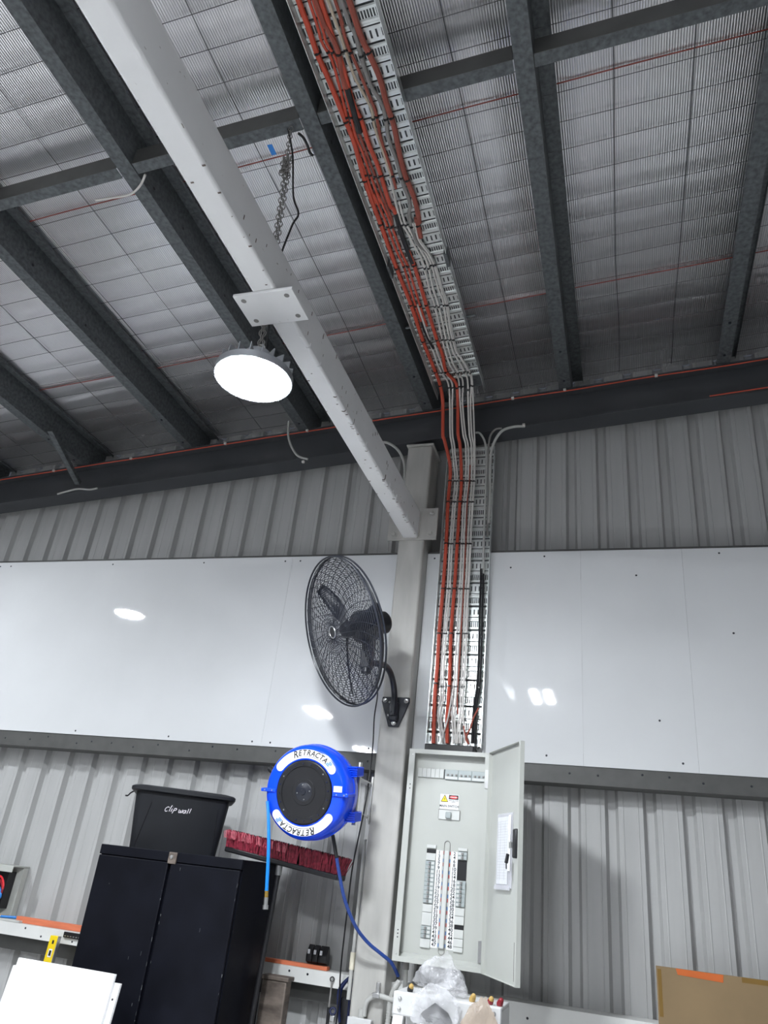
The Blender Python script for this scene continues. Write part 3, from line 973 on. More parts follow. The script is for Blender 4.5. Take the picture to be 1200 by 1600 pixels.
def round_lamp(pos, top, label, strands=2):
    t = thing('highbay_lamp', label, 'lamp', pos, 'lamps of the workshop')
    mx = Matrix.Translation(pos)
    R = 0.150
    MB().lathe([(0.0001, -0.022), (R * 0.5, -0.020), (R * 0.85, -0.011), (R * 0.95, 0.0), (R * 0.95, 0.004)], 40, mx, caps=False).build('diffuser', 'diffuser', t)
    MB().lathe([(R * 0.955, -0.004), (R, -0.004), (R, 0.026), (R * 0.9, 0.034), (R * 0.5, 0.04), (R * 0.45, 0.075), (0.0001, 0.08)], 40, mx, caps=False).build('housing', 'lamp_body', t)
    fin = MB().box(-0.002, 0.002, R * 0.45, R * 0.97, 0.03, 0.062).xf(mx)
    for k in range(20):
        MB().box(-0.002, 0.002, R * 0.45, R * 0.96, 0.030, 0.066, mx @ Matrix.Rotation(k * math.pi / 10, 4, 'Z')).build('cooling_fin', 'lamp_body', t)
    MB().lathe([(0.055, 0.066), (0.055, 0.115), (0.045, 0.125), (0.0001, 0.126)], 24, mx).build('driver_box', 'lamp_body', t)
    hook = Vector(pos) + Vector((0, 0, 0.165))
    MB().tube([Vector(pos) + Vector((0.02 * math.sin(a_), 0, 0.145 - 0.02 * math.cos(a_))) for a_ in [i * 0.52 for i in range(13)]], 0.0035, 6, caps=False).build('hook', 'steel', t)
    top = Vector(top)
    for s_ in range(strands):
        o_ = Vector((0.010 * (s_ * 2 - 1), 0.006 * (s_ * 2 - 1), 0)) if strands > 1 else Vector((0, 0, 0))
        e = top if s_ == 0 else hook.lerp(top, 0.80)
        ch = chain_mesh(hook + o_ * 0.3, e + o_ * 0.6).build('chain', 'grey_cable', t)
        ch['kind'] = 'stuff'
    if strands > 1:
        kn = hook.lerp(top, 0.80)
        mbk = MB()
        for q in range(7):
            mbk.add(*(lambda m_: (m_.v, m_.f))(chain_mesh(kn + Vector((random.uniform(-.02, .02), random.uniform(-.02, .02), -0.05)), kn + Vector((random.uniform(-.02, .02), random.uniform(-.02, .02), 0.05)))))
        kk = mbk.build('chain_knot', 'grey_cable', t)
        kk['kind'] = 'stuff'
    MB().tube(smooth([Vector(pos) + Vector((0.03, 0, 0.12)), hook.lerp(top, 0.30) + Vector((0.02, 0, 0)), hook.lerp(top, 0.52) + Vector((0.05, 0.02, 0)), hook.lerp(top, 0.58) + Vector((0.075, 0.02, 0)),
                      hook.lerp(top, 0.66) + Vector((0.045, 0.01, 0)), hook.lerp(top, 0.85) + Vector((0.02, 0, 0)), top + Vector((-0.02, 0, -0.01)), top + Vector((-0.02, 0.030, -0.002))], 6), 0.0045, 6).build('power_cord', 'black', t)
    return t


def bar_lamp(pos, label):
    """two lit bars side by side under a tray, on two suspension wires"""
    t = thing('twin_bar_lamp', label, 'lamp', pos, 'lamps of the workshop')
    x, y, z = pos
    for s_ in (-1, 1):
        MB().box(x + s_ * 0.085 - 0.035, x + s_ * 0.085 + 0.035, y - 0.28, y + 0.28, z - 0.012, z).build('diffuser', 'diffuser', t, bev=0.004)
    MB().box(x - 0.14, x + 0.14, y - 0.29, y + 0.29, z, z + 0.05).build('housing', 'lamp_body', t, bev=0.006)
    for yy in (-0.25, 0.25):
        MB().tube([(x, y + yy, z + 0.05), (x, y + yy, zr(x, 0.2))], 0.003, 6).build('wire', 'steel', t)
    return t


LA = Vector((-1.312, 2.05, 1.672))
round_lamp(LA, Vector((-1.300, 1.90, zr(-1.3, -0.003))), 'lit round high-bay lamp hanging on a chain beside the white beam')
round_lamp(Vector((-4.85, 2.12, 2.2)), Vector((-4.85, 2.12, zr(-4.85, 0.1))), 'lit round high-bay lamp out of view that mirrors in the large white board', strands=1)
bar_lamp((-0.93, -0.80, 2.2), 'lit twin-bar lamp behind the viewer, mirrored in the board beside the cables')
bar_lamp((-4.44, -2.30, 2.2), 'lit twin-bar lamp behind the viewer, mirrored in the board behind the fan')
bar_lamp((3.40, -4.40, 2.2), 'added unseen twin-bar lamp behind the viewer, brightening the side away from the column')  # added fill lamp out of view, lifts the right wall, floor and foil
bar_lamp((-4.75, -5.60, 2.2), 'lit twin-bar lamp farthest behind the viewer')

# ================================================================ wall fan
FC = Vector((-1.3825, 3.5, 1.1447))
FN = Vector((-0.63611, -0.66155, -0.39714))
fm = frame(FC, FN)
fan = thing('wall_fan', 'large black wire-guard wall fan on a bent arm bolted to the column', 'fan', (-1.235, 4.07, 0.775))


def gz(r, depth, flat=0.12, R=0.388):
    if r < flat:
        return depth
    t = (r - flat) / (R - flat)
    return depth * (1 - t ** 2.4)


def guard(depth, name, r0):
    mb = MB()
    nr = 30
    for i in range(nr):
        r = r0 + (0.384 - r0) * i / (nr - 1)
        mb.ring(r, 0.0016, gz(r, depth), 56, 4, fm)
    for k in range(36):
        a = 2 * math.pi * k / 36
        pts = []
        for i in range(11):
            r = r0 - 0.004 + (0.390 - r0) * i / 10
            sw = 0.16 * math.sin(math.pi * i / 10) * (1 if depth > 0 else -1)
            pts.append(fm @ Vector((r * math.cos(a + sw), r * math.sin(a + sw), gz(min(r, 0.387), depth) + (0.0016 if depth > 0 else -0.0016))))
        mb.tube(pts, 0.0018, 4, caps=False)
    o = mb.build(name, 'black_metal', fan)
    o['kind'] = 'stuff'
    return o


guard(0.055, 'front_guard', 0.036)
guard(-0.095, 'rear_guard', 0.085)
MB().ring(0.389, 0.0050, 0.012, 72, 8, fm).build('rim', 'black_metal', fan)
MB().ring(0.387, 0.0050, -0.018, 72, 8, fm).build('rim', 'black_metal', fan)
MB().lathe([(0.0001, 0.061), (0.026, 0.061), (0.030, 0.058), (0.030, 0.052), (0.0001, 0.051)], 28, fm).build('badge', 'black', fan)
MB().ring(0.030, 0.0032, 0.059, 28, 6, fm).build('badge_ring', 'steel', fan)
for k, a in enumerate((112, 236, 352)):
    a = math.radians(a)
    vs, fs = [], []
    N = 12
    for i in range(N + 1):
        r = 0.035 + 0.315 * i / N
        w = 0.020 + 0.028 * math.sin(math.pi * min(1, (i / N) ** 0.8) * 0.86)
        tw = -math.radians(46 - 20 * i / N)
        for j in range(5):
            s_ = (j / 4 - 0.5) * 2 * w
            la = a + 0.25 * (i / N) - s_ * math.cos(tw) / max(r, 0.09) * 0.9
            z_ = -0.035 + s_ * math.sin(tw) * 0.75 - 0.006 * (1 - (j / 2 - 1) ** 2)
            vs.append(fm @ Vector((r * math.cos(la), r * math.sin(la), z_)))
    for i in range(N):
        for j in range(4):
            q = i * 5 + j
            fs.append((q, q + 1, q + 6, q + 5))
    bl = MB().add(vs, fs).build('blade', 'black_metal', fan)
    sm = bl.modifiers.new('thickness', 'SOLIDIFY')
    sm.thickness = 0.003
MB().lathe([(0.0001, 0.0), (0.035, -0.004), (0.042, -0.02), (0.042, -0.055), (0.0001, -0.056)], 28, fm).build('hub', 'black_metal', fan)
mo = MB().lathe([(0.0001, -0.085), (0.075, -0.085), (0.080, -0.095), (0.080, -0.19), (0.070, -0.215), (0.0001, -0.22)], 32, fm).build('motor', 'black_metal', fan)
for k in range(22):
    a = 2 * math.pi * k / 22
    MB().box(0.078, 0.085, -0.003, 0.003, -0.185, -0.10, fm @ Matrix.Rotation(a, 4, 'Z')).build('cooling_rib', 'black_metal', mo)
MB().lathe([(0.055, -0.22), (0.060, -0.225), (0.060, -0.268), (0.050, -0.28), (0.0001, -0.282)], 28, fm).build('gearbox_cover', 'black', fan)
kb = fm @ Vector((-0.035, 0.0, -0.25))
MB().ring(0.016, 0.0028, 0.0, 20, 6, frame(at(598, 967, 3.62), (0.25, -0.95, -0.15))).build('pull_ring', 'steel', fan)
nk = fm @ Vector((0, 0, -0.15))
ARM0 = Vector((nk.x + 0.015, nk.y + 0.03, 0.985))
MB().box(ARM0.x - 0.03, ARM0.x + 0.03, ARM0.y - 0.028, ARM0.y + 0.028, ARM0.z - 0.005, nk.z - 0.04).build('neck', 'black_metal', fan, bev=0.006)
MB().lathe([(0.022, -0.03), (0.026, -0.025), (0.026, 0.02), (0.0001, 0.021)], 20, Matrix.Translation(ARM0)).build('swivel_collar', 'black_metal', fan)
arm = smooth([ARM0 + Vector((0, 0, 0.01)), Vector((-1.268, 3.72, 1.035)), Vector((-1.25, 3.86, 1.065)), Vector((-1.238, 3.95, 1.045)), Vector((-1.230, 4.012, 0.985)), Vector((-1.226, 4.035, 0.92)), Vector((-1.226, 4.037, 0.83))], 6)
MB().tube(arm, 0.0175, 14).build('bent_arm', 'black_metal', fan)
plate = [(-0.080, 0.083), (0.080, 0.083), (0.083, 0.055), (0.030, -0.083), (-0.030, -0.083), (-0.083, 0.055)]
pc = Vector((-1.228, 4.079, 0.858))
pl = MB().prism(plate, 0, 0.010, lambda a, b, d: Vector((pc.x + a, pc.y - d - 0.0008, pc.z + b))).build('mounting_plate', 'black_metal', fan, bev=0.004)
MB().prism([(-0.026, 0.05), (0.026, 0.05), (0.026, -0.055), (-0.026, -0.055)], 0.010, 0.042, lambda a, b, d: Vector((pc.x + a, pc.y - d, pc.z + b))).build('arm_socket', 'black_metal', fan, bev=0.01, seg=3)
for bx_, bz_ in ((-0.062, 0.062), (0.062, 0.062), (0.0, -0.063)):
    MB().lathe([(0.0001, 0.012), (0.008, 0.011), (0.010, 0.008), (0.010, 0.003), (0.013, 0.003), (0.013, 0)], 10, frame((pc.x + bx_, pc.y - 0.011, pc.z + bz_), (0, -1, 0)), caps=False).build('bolt', 'steel', pl)
for bz_ in (0.052, -0.02):
    MB().lathe([(0.0001, 0.006), (0.006, 0.005), (0.007, 0)], 10, frame((pc.x - 0.034, pc.y - 0.011, pc.z + bz_), (0, -1, 0)), caps=False).build('bolt', 'steel', pl)
cord = [(588, 1062, 3.70), (590, 1085, 3.9), (585, 1120, 4.05), (583, 1160, 4.06), (579, 1200, 4.06), (572, 1250, 4.02), (562, 1300, 3.96), (550, 1360, 3.96), (543, 1420, 4.0), (537, 1470, 4.08), (532, 1520, 4.14), (530, 1560, 4.15), (524, 1610, 4.15), (522, 1640, 4.15)]
MB().tube(smooth([at(*p) for p in cord], 5), 0.0042, 6).build('power_cord', 'black', fan)

# ================================================================ hose reel
RCEN = Vector((-1.510, 3.600, 0.351))
RN = Vector((-0.05, -0.986, -0.160))
rm = frame(RCEN, RN)
reel = thing('hose_reel', 'bright blue retractable air hose reel with black centre disc, mounted on the column', 'hose reel', (-1.27, 3.95, 0.20))
body = MB().lathe([(0.0001, -0.012), (0.150, -0.012), (0.152, -0.002), (0.196, -0.003), (0.206, -0.010), (0.212, -0.014), (0.222, -0.035), (0.225, -0.06), (0.225, -0.10), (0.228, -0.104), (0.228, -0.112), (0.224, -0.116),
                   (0.220, -0.165), (0.205, -0.195), (0.15, -0.205), (0.0001, -0.206)], 72, rm).build('casing', 'blue', reel)
for sx in (-1, 1):
    MB().box(sx * 0.153, sx * 0.236, -0.010, 0.006, -0.10, 0.004, rm).build('seam_flange', 'blue', body, bev=0.003)
    for q in (0.175, 0.215):
        MB().lathe([(0.0001, 0.0062), (0.0035, 0.0058), (0.004, 0.004)], 8, rm @ Matrix.Translation((sx * q, -0.002, 0)), caps=False).build('screw', 'steel', body)
for k in range(26):                                           # moulded rim segments on the side
    a = 2 * math.pi * k / 26
disc = MB().lathe([(0.0001, 0.004), (0.060, 0.004), (0.062, 0.002), (0.118, 0.002), (0.121, 0.006), (0.143, 0.006), (0.148, 0.002), (0.148, -0.012)], 64, rm, caps=False).build('centre_disc', 'black', reel)
hubm = MB().lathe([(0.0001, 0.012), (0.012, 0.012), (0.014, 0.008), (0.026, 0.008), (0.030, 0.006), (0.040, 0.006), (0.044, 0.004)], 32, rm, caps=False).build('hub', 'black_metal', reel)
for k in range(4):
    a = math.radians(10 + 90 * k)
    MB().lathe([(0.0001, 0.0095), (0.003, 0.009), (0.0035, 0.006)], 8, rm @ Matrix.Translation((0.034 * math.cos(a), 0.034 * math.sin(a), 0)), caps=False).build('screw', 'steel', hubm)
for k in range(20):
    a = 2 * math.pi * (k + 0.3) / 20
    MB().lathe([(0.0001, 0.0095), (0.003, 0.009), (0.0042, 0.0055)], 8, rm @ Matrix.Translation((0.132 * math.cos(a), 0.132 * math.sin(a), 0)), caps=False).build('screw', 'steel' if k in (2, 8, 12, 18) else 'tool_blue', disc)


def arc_label(a0, a1, r0, r1, z, name):
    mb = MB()
    rr = (r1 - r0) / 2
    rc_ = (r0 + r1) / 2
    outer, inner = [], []
    n = 28
    poly = []
    for i in range(n + 1):
        a = a0 + (a1 - a0) * i / n
        poly.append((r1 * math.cos(a), r1 * math.sin(a)))
    for i in range(1, 8):
        t = math.pi * i / 8
        c_ = (rc_ * math.cos(a1), rc_ * math.sin(a1))
        er, et = (math.cos(a1), math.sin(a1)), (-math.sin(a1), math.cos(a1))
        poly.append((c_[0] + rr * (er[0] * math.cos(t) + et[0] * math.sin(t)), c_[1] + rr * (er[1] * math.cos(t) + et[1] * math.sin(t))))
    for i in range(n, -1, -1):
        a = a0 + (a1 - a0) * i / n
        poly.append((r0 * math.cos(a), r0 * math.sin(a)))
    for i in range(1, 8):
        t = math.pi * i / 8
        c_ = (rc_ * math.cos(a0), rc_ * math.sin(a0))
        er, et = (-math.cos(a0), -math.sin(a0)), (math.sin(a0), -math.cos(a0))
        poly.append((c_[0] + rr * (er[0] * math.cos(t) + et[0] * math.sin(t)), c_[1] + rr * (er[1] * math.cos(t) + et[1] * math.sin(t))))
    mb.prism(poly, -0.0018, 0.0, lambda a, b, d: rm @ Vector((a, b, d)))
    return mb.build(name, 'white_print', reel)


for rot in (0, 1):
    off = math.pi * rot
    lb_ = arc_label(math.radians(38) + off, math.radians(142) + off, 0.158, 0.200, 0.0, 'white_label')
    mb = MB()
    word = 'RETRACTA'
    for i, ch in enumerate(word):
        a = math.radians(109 - 7.6 * i) + off
        m_ = rm @ Matrix.Translation((0.1825 * math.cos(a), 0.1825 * math.sin(a), 0.0005)) @ Matrix.Rotation(a - math.pi / 2, 4, 'Z')
        put_text(mb, ch, 0.045 if i == 0 else 0.037, m_ @ Matrix.Translation((0, -0.001 if i == 0 else 0.0005, 0)), shear=0.22, sx=0.92)
    bar = []
    for i in range(13):
        a = math.radians(111 - 4.2 * i) + off
        bar.append(rm @ Vector((0.1665 * math.cos(a), 0.1665 * math.sin(a), 0.0004)))
    mb.tube(bar, 0.0009, 4)
    mb.build('lettering', 'black_print', lb_)
    mb = MB()
    for i in range(4):
        a = math.radians(47.5) + off
        m_ = rm @ Matrix.Translation((0.182 * math.cos(a), 0.182 * math.sin(a), 0.0005)) @ Matrix.Rotation(a - math.pi / 2, 4, 'Z')
        mb.box(-0.010 + (0.004 if i < 2 else -0.004), 0.010 + (0.004 if i < 2 else -0.004), 0.010 - 0.0066 * i, 0.0145 - 0.0066 * i, -0.0004, 0.0003, m_)
    mb.build('blue_bars', 'blue_print', lb_)
sk = MB().box(0.158, 0.202, 0.010, 0.038, -0.003, 0.0006, rm).build('sticker', 'white_print', reel)
mb = MB()
for i in range(4):
    mb.box(0.163, 0.195 - 0.006 * (i % 2), 0.030 - 0.005 * i, 0.0315 - 0.005 * i, 0.0006, 0.001, rm)
mb.build('lettering', 'grey_print', sk)
# ribbed mounting arms to the swing bracket
for zc in (0.105, -0.105):
    base = rm @ Vector((0.205, zc, -0.14))
    ar = MB()
    mxa = frame(rm @ Vector((0.20, zc, -0.13)), RN)
    ar.box(-0.05, 0.034, -0.024, 0.024, -0.070, 0.026, mxa)
    arm_o = ar.build('mount_arm', 'blue', reel, bev=0.006)
    for q in range(5):
        MB().box(-0.045, 0.038, -0.023 + 0.0102 * q, -0.0175 + 0.0102 * q, 0.026, 0.036, mxa).build('rib', 'blue', arm_o)
hp = rm @ Vector((0.196, 0, -0.215))
MB().tube([hp + Vector((0, 0, -0.15)), hp + Vector((0, 0, 0.15))], 0.011, 10).build('hinge_pin', 'steel', reel)
br = MB()
bx0, bx1 = hp.x - 0.022, hp.x + 0.022
br.box(-1.375, -1.320, hp.y - 0.02, 4.20, hp.z + 0.080, hp.z + 0.086).box(-1.375, -1.320, hp.y - 0.02, 4.20, hp.z - 0.086, hp.z - 0.080)
br.prism([(hp.y - 0.02, 0.08), (hp.y + 0.06, 0.08), (hp.y + 0.035, 0.04), (hp.y + 0.028, 0.0), (hp.y + 0.035, -0.04), (hp.y + 0.06, -0.08), (hp.y - 0.02, -0.08)], -1.326, -1.320, lambda a, b, d: Vector((d, a, hp.z + b)))
br.box(-1.326, -1.3165, 4.085, 4.20, hp.z - 0.12, hp.z + 0.12)
br.build('swing_bracket', 'white_girt', reel)
MB().lathe([(0.016, 0.0), (0.016, 0.03), (0.012, 0.036), (0.0001, 0.037)], 14, frame(rm @ Vector((-0.205, 0.080, -0.06)), (-0.8, 0, 0.5))).build('hose_stop', 'black', reel)
hose = [(418, 1252, 3.62), (419.5, 1275, 3.615), (420, 1310, 3.61), (419, 1345, 3.61), (417.5, 1375, 3.61), (416.5, 1392, 3.61)]
hs = [at(*p) for p in hose]
MB().tube(smooth(hs, 5), 0.0085, 10).build('air_hose', 'blue_hose', reel)
e0, e1, e2, e3 = hs[-1], at(416, 1402, 3.61), at(415, 1414, 3.61), at(414.5, 1421, 3.61)
MB().tube([e0, e1], 0.009, 10).build('brass_fitting', 'brass', reel)
cp = MB().tube([e1, e1.lerp(e2, 0.5), e2], 0.010, 12).tube([e2, e3], 0.0135, 12)
cp.build('hose_coupling', 'steel', reel)
sup = [(520, 1305, 3.74), (523, 1322, 3.74), (526, 1340, 3.75), (531, 1370, 3.79), (540, 1410, 3.85), (556, 1448, 3.92), (575, 1473, 3.98), (595, 1490, 4.02), (612, 1505, 4.06), (622, 1525, 4.12)]
sp = [at(*p) for p in sup]
MB().tube(smooth(sp[:3], 5), 0.0095, 10).build('supply_hose_sleeve', 'black', reel)
MB().tube(smooth(sp[2:], 5), 0.0085, 10).build('supply_hose', mat('dark_blue_hose', (0.02, 0.06, 0.28), 0.2), reel)

# ================================================================ switchboard
SX0, SX1, SY, SYB, SZ0, SZ1 = -1.097, -0.656, 3.98, 4.19, -0.330, 0.650
sb = thing('switchboard', 'pale grey electrical switchboard with its door open and rows of circuit breakers', 'switchboard', ((SX0 + SX1) / 2, 4.19, SZ0))
bd = MB()
T = 0.012
bd.box(SX0, SX0 + T, SY, SYB, SZ0, SZ1).box(SX1 - T, SX1, SY, SYB, SZ0, SZ1).box(SX0 + T, SX1 - T, SY, SYB, SZ1 - T, SZ1).box(SX0 + T, SX1 - T, SY, SYB, SZ0, SZ0 + T).box(SX0 + T, SX1 - T, SYB - 0.004, SYB, SZ0 + T, SZ1 - T)
bd.box(SX0 + T, SX0 + 0.032, SY, SY + 0.004, SZ0 + T, SZ1 - T).box(SX1 - 0.034, SX1 - T, SY, SY + 0.004, SZ0 + T, SZ1 - T).box(SX0 + 0.032, SX1 - 0.034, SY, SY + 0.004, SZ1 - 0.022, SZ1 - T).box(SX0 + 0.032, SX1 - 0.034, SY, SY + 0.004, SZ0 + T, SZ0 + 0.022)
bd.build('case', 'enclosure', sb)
PY = 4.03                                                       # face of the inner panel
pn = MB().box(SX0 + T, SX1 - T, PY, PY + 0.004, SZ0 + 0.035, SZ1 - T).build('inner_panel', 'enclosure', sb)
MB().prism([(SY + 0.004, SZ0 + T), (PY, SZ0 + 0.036), (PY + 0.004, SZ0 + 0.036), (SY + 0.008, SZ0 + T)], SX0 + T, SX1 - T, lambda a, b, d: Vector((d, a, b))).build('sloped_sill', 'enclosure', sb)
for hz in (0.52, -0.245):
    hg = MB().box(SX1 - 0.030, SX1 - 0.004, SY - 0.006, SY, hz - 0.045, hz + 0.045).tube([(SX1 + 0.002, SY - 0.008, hz - 0.05), (SX1 + 0.002, SY - 0.008, hz + 0.05)], 0.006, 10).build('hinge', 'steel', sb)
for sz_ in (0.62, 0.47, 0.45, -0.20, -0.215, -0.23, -0.30):
    MB().lathe([(0.0001, 0.002), (0.003, 0.0015), (0.0035, 0)], 8, frame((SX0 + 0.018, SY, sz_), (0, -1, 0)), caps=False).build('screw', 'steel' if sz_ in (0.62, -0.3) else 'black_metal', sb)


def face(name, x0, x1, z0, z1, material, d=0.003, parent=None, bev=0.0):
    return MB().box(x0, x1, PY - d, PY - 0.0003, z0, z1).build(name, material, parent or sb, bev=bev)


for i in range(6):                                              # top row: blanks and breakers
    x = -1.052 + 0.0235 * i
    face('blank_cover', x, x + 0.0225, 0.515, 0.560, 'breaker_white', 0.010, bev=0.001)
face('gap', -0.912, -0.9075, 0.513, 0.561, 'black', 0.004)
for i in range(3):
    x = -0.906 + 0.0715 * i
    bk = face('circuit_breaker', x, x + 0.0705, 0.511, 0.560, 'breaker', 0.012, bev=0.0015)
    for q in range(3):
        MB().box(x + 0.012 + 0.022 * q, x + 0.021 + 0.022 * q, PY - 0.020, PY - 0.012, 0.530, 0.538).build('toggle', 'grey_cable', bk)
    MB().box(x + 0.003, x + 0.067, PY - 0.0128, PY - 0.012, 0.513, 0.526).build('window', 'breaker_white', bk)
# warning sign
sg = face('warning_sign', -0.924, -0.826, 0.366, 0.438, 'white_print', 0.0015)
mxs = lambda x, z, d=0.0018: Matrix.Translation((x, PY - d, z)) @ Matrix(((1, 0, 0, 0), (0, 0, -1, 0), (0, 1, 0, 0), (0, 0, 0, 1)))
MB().prism([(-0.919, 0.402), (-0.883, 0.402), (-0.901, 0.435)], 0.0015, 0.0022, lambda a, b, d: Vector((a, PY - d, b))).build('hazard_triangle', 'yellow_print', sg)
tri = MB()
for (ax, az), (bx_, bz_) in (((-0.919, 0.402), (-0.883, 0.402)), ((-0.883, 0.402), (-0.901, 0.435)), ((-0.901, 0.435), (-0.919, 0.402))):
    tri.tube([(ax, PY - 0.0022, az), (bx_, PY - 0.0022, bz_)], 0.0012, 4)
tri.prism([(-0.899, 0.428), (-0.9045, 0.4155), (-0.9005, 0.4165), (-0.903, 0.4045), (-0.897, 0.4185), (-0.901, 0.4175)], 0.0022, 0.0026, lambda a, b, d: Vector((a, PY - d, b)))
tri.build('lightning_mark', 'black_print', sg)
MB().box(-0.879, -0.829, PY - 0.002, PY - 0.0015, 0.415, 0.436).build('danger_field', 'black_print', sg)
MB().prism([(-0.854 + 0.022 * math.cos(t_ * 0.393), 0.4255 + 0.0075 * math.sin(t_ * 0.393)) for t_ in range(16)], 0.002, 0.0024, lambda a, b, d: Vector((a, PY - d, b))).build('danger_oval', 'red_print', sg)
mb = MB()
put_text(mb, 'DANGER', 0.0085, mxs(-0.854, 0.4255, 0.0026), sx=1.0)
mb.build('danger_lettering', 'white_print', sg)
mb = MB()
put_text(mb, 'MAIN SWITCH', 0.0155, mxs(-0.875, 0.381))
put_text(mb, 'HIGH VOLTAGE', 0.0068, mxs(-0.854, 0.4095))
put_text(mb, 'INSIDE', 0.0068, mxs(-0.854, 0.403))
mb.build('lettering', 'black_print', sg)
ms = face('main_switch', -0.927, -0.817, 0.316, 0.362, 'breaker_white', 0.006, bev=0.001)
MB().box(-0.888, -0.860, PY - 0.022, PY - 0.006, 0.322, 0.352).build('toggle', 'breaker', ms, bev=0.003)
MB().box(-0.928, -0.9255, PY - 0.0065, PY - 0.002, 0.318, 0.363).box(-0.928, -0.816, PY - 0.0065, PY - 0.002, 0.362, 0.3645).box(-0.8185, -0.816, PY - 0.0065, PY - 0.002, 0.318, 0.363).build('shadow_gap', 'grey_cable', ms)
# bus bar slot with phase colours
loop = []
for i in range(9):
    t_ = math.pi * i / 8
    loop.append(Vector((-0.872 + 0.0145 * math.cos(t_), PY - 0.003, 0.202 + 0.0145 * math.sin(t_))))
for i in range(9):
    t_ = math.pi + math.pi * i / 8
    loop.append(Vector((-0.8705 + 0.0145 * math.cos(t_), PY - 0.003, -0.268 + 0.0145 * math.sin(t_))))
MB().tube(loop + [loop[0]], 0.0013, 5, caps=False).build('slot_outline', 'grey_cable', sb)
for k in range(24):
    z1_ = 0.168 - 0.0176 * k
    face('phase_mark', -0.8895, -0.8530, z1_ - 0.0150, z1_, ('red_print', 'white_print', 'blue_print')[k % 3], 0.0012)
MB().box(-0.8835, -0.8585, PY - 0.012, PY - 0.0012, -0.258, 0.172).build('busbar_cover', 'breaker_white', sb, bev=0.005, seg=3)
for nm, x0, nums in (('odd', -0.9265, range(1, 48, 2)), ('even', -0.8485, range(2, 49, 2))):
    st = face('number_strip', x0, x0 + 0.0335, -0.258, 0.170, 'white_print', 0.0022)
    mb = MB()
    for k, nn in enumerate(nums):
        put_text(mb, str(nn), 0.0215, mxs(x0 + 0.0167, 0.160 - 0.0176 * k, 0.0026), sx=1.05)
    mb.build('lettering', 'black_print', st)
# breakers, blanks and open ways left and right
for x0, x1, rows in ((-0.976, -0.9275, [('w', 0.192, 0.176), ('k', 0.172, 0.154), ('w', 0.152, 0.120), ('b', 0.117, -0.072, 10), ('w', -0.076, -0.110), ('w', -0.112, -0.168), ('b', -0.170, -0.222, 3), ('w', -0.224, -0.262)]),
                     (-0.8145, -0.768, [('w', 0.190, 0.176), ('b', 0.172, 0.136, 2), ('k', 0.134, 0.044), ('b', 0.042, -0.072, 6), ('w', -0.075, -0.110), ('w', -0.112, -0.148), ('k', -0.150, -0.168), ('w', -0.170, -0.205), ('w', -0.207, -0.240), ('w', -0.242, -0.262)])):
    for row in rows:
        if row[0] == 'w':
            face('blank_cover', x0, x1, row[2], row[1], 'breaker_white', 0.009, bev=0.001)
        elif row[0] == 'k':
            face('open_way', x0, x1, row[2], row[1], 'black', 0.0012)
        else:
            n = row[3]
            h_ = (row[1] - row[2]) / n
            for q in range(n):
                za = row[1] - h_ * q
                bk = face('circuit_breaker', x0, x1, za - h_ + 0.0008, za, 'breaker', 0.012, bev=0.001)
                tx = x0 + (0.018 if x0 < -0.9 else 0.020)
                MB().box(tx, tx + 0.009, PY - 0.021, PY - 0.012, za - h_ * 0.78, za - h_ * 0.2).build('toggle', 'grey_cable', bk)
                MB().box(x0 + (0.031 if x0 < -0.9 else 0.003), x0 + (0.045 if x0 < -0.9 else 0.016), PY - 0.0126, PY - 0.012, za - h_ * 0.8, za - h_ * 0.2).build('window', 'breaker_white', bk)
# door, hinged at the far edge and standing open
HX = Vector((SX1 + 0.004, SY - 0.012, 0))
dv = Vector((0.478, -0.878, 0)).normalized()
nv = Vector((-dv.y, dv.x, 0)) * 1.0                      # outer side
nv = Vector((0.878, 0.478, 0))
md = Matrix.Identity(4)
for i in range(3):
    md[i][0], md[i][1], md[i][2], md[i][3] = dv[i], (-nv)[i], (0, 0, 1)[i], HX[i]
# local: x along the door, y towards the inner face, z up
dr = MB()
W_ = 0.440
dr.box(0.0, W_, -0.0015, 0.0, SZ0 + 0.002, SZ1 - 0.002, md).box(0, 0.0015, 0, 0.018, SZ0 + 0.002, SZ1 - 0.002, md).box(W_ - 0.0015, W_, 0, 0.018, SZ0 + 0.002, SZ1 - 0.002, md)
dr.box(0, W_, 0, 0.018, SZ1 - 0.0035, SZ1 - 0.002, md).box(0, W_, 0, 0.018, SZ0 + 0.002, SZ0 + 0.0035, md)
dr.box(W_ - 0.016, W_, 0.018, 0.0195, SZ0 + 0.002, SZ1 - 0.002, md)
door = dr.build('door', 'enclosure', sb)
lk = MB().box(W_ - 0.050, W_ - 0.010, 0.0, 0.030, 0.150, 0.270, md).build('lock', 'black', door, bev=0.006)
MB().box(W_ - 0.075, W_ - 0.045, 0.030, 0.035, 0.190, 0.215, md).tube([md @ Vector((W_ - 0.06, 0.035, 0.215)), md @ Vector((W_ - 0.075, 0.04, 0.285))], 0.003, 6).build('lock_lever', 'steel', door)
ky = MB().tube([md @ Vector((W_ - 0.085, 0.035, 0.165)), md @ Vector((W_ - 0.075, 0.045, 0.130))], 0.008, 8).tube([md @ Vector((W_ - 0.075, 0.045, 0.13)), md @ Vector((W_ - 0.072, 0.045, 0.105))], 0.003, 6)
ky.build('key', 'black', door)
hd = MB().box(0.135, 0.325, 0.002, 0.008, 0.030, 0.345, md).build('document_holder', 'clear', door)
pp = MB().box(0.145, 0.285, 0.0085, 0.0095, 0.045, 0.330, md).build('paper_schedule', 'paper', door)
ln = MB()
for i in range(22):
    ln.box(0.155, 0.275, 0.0095, 0.0099, 0.310 - 0.0115 * i, 0.3106 - 0.0115 * i, md)
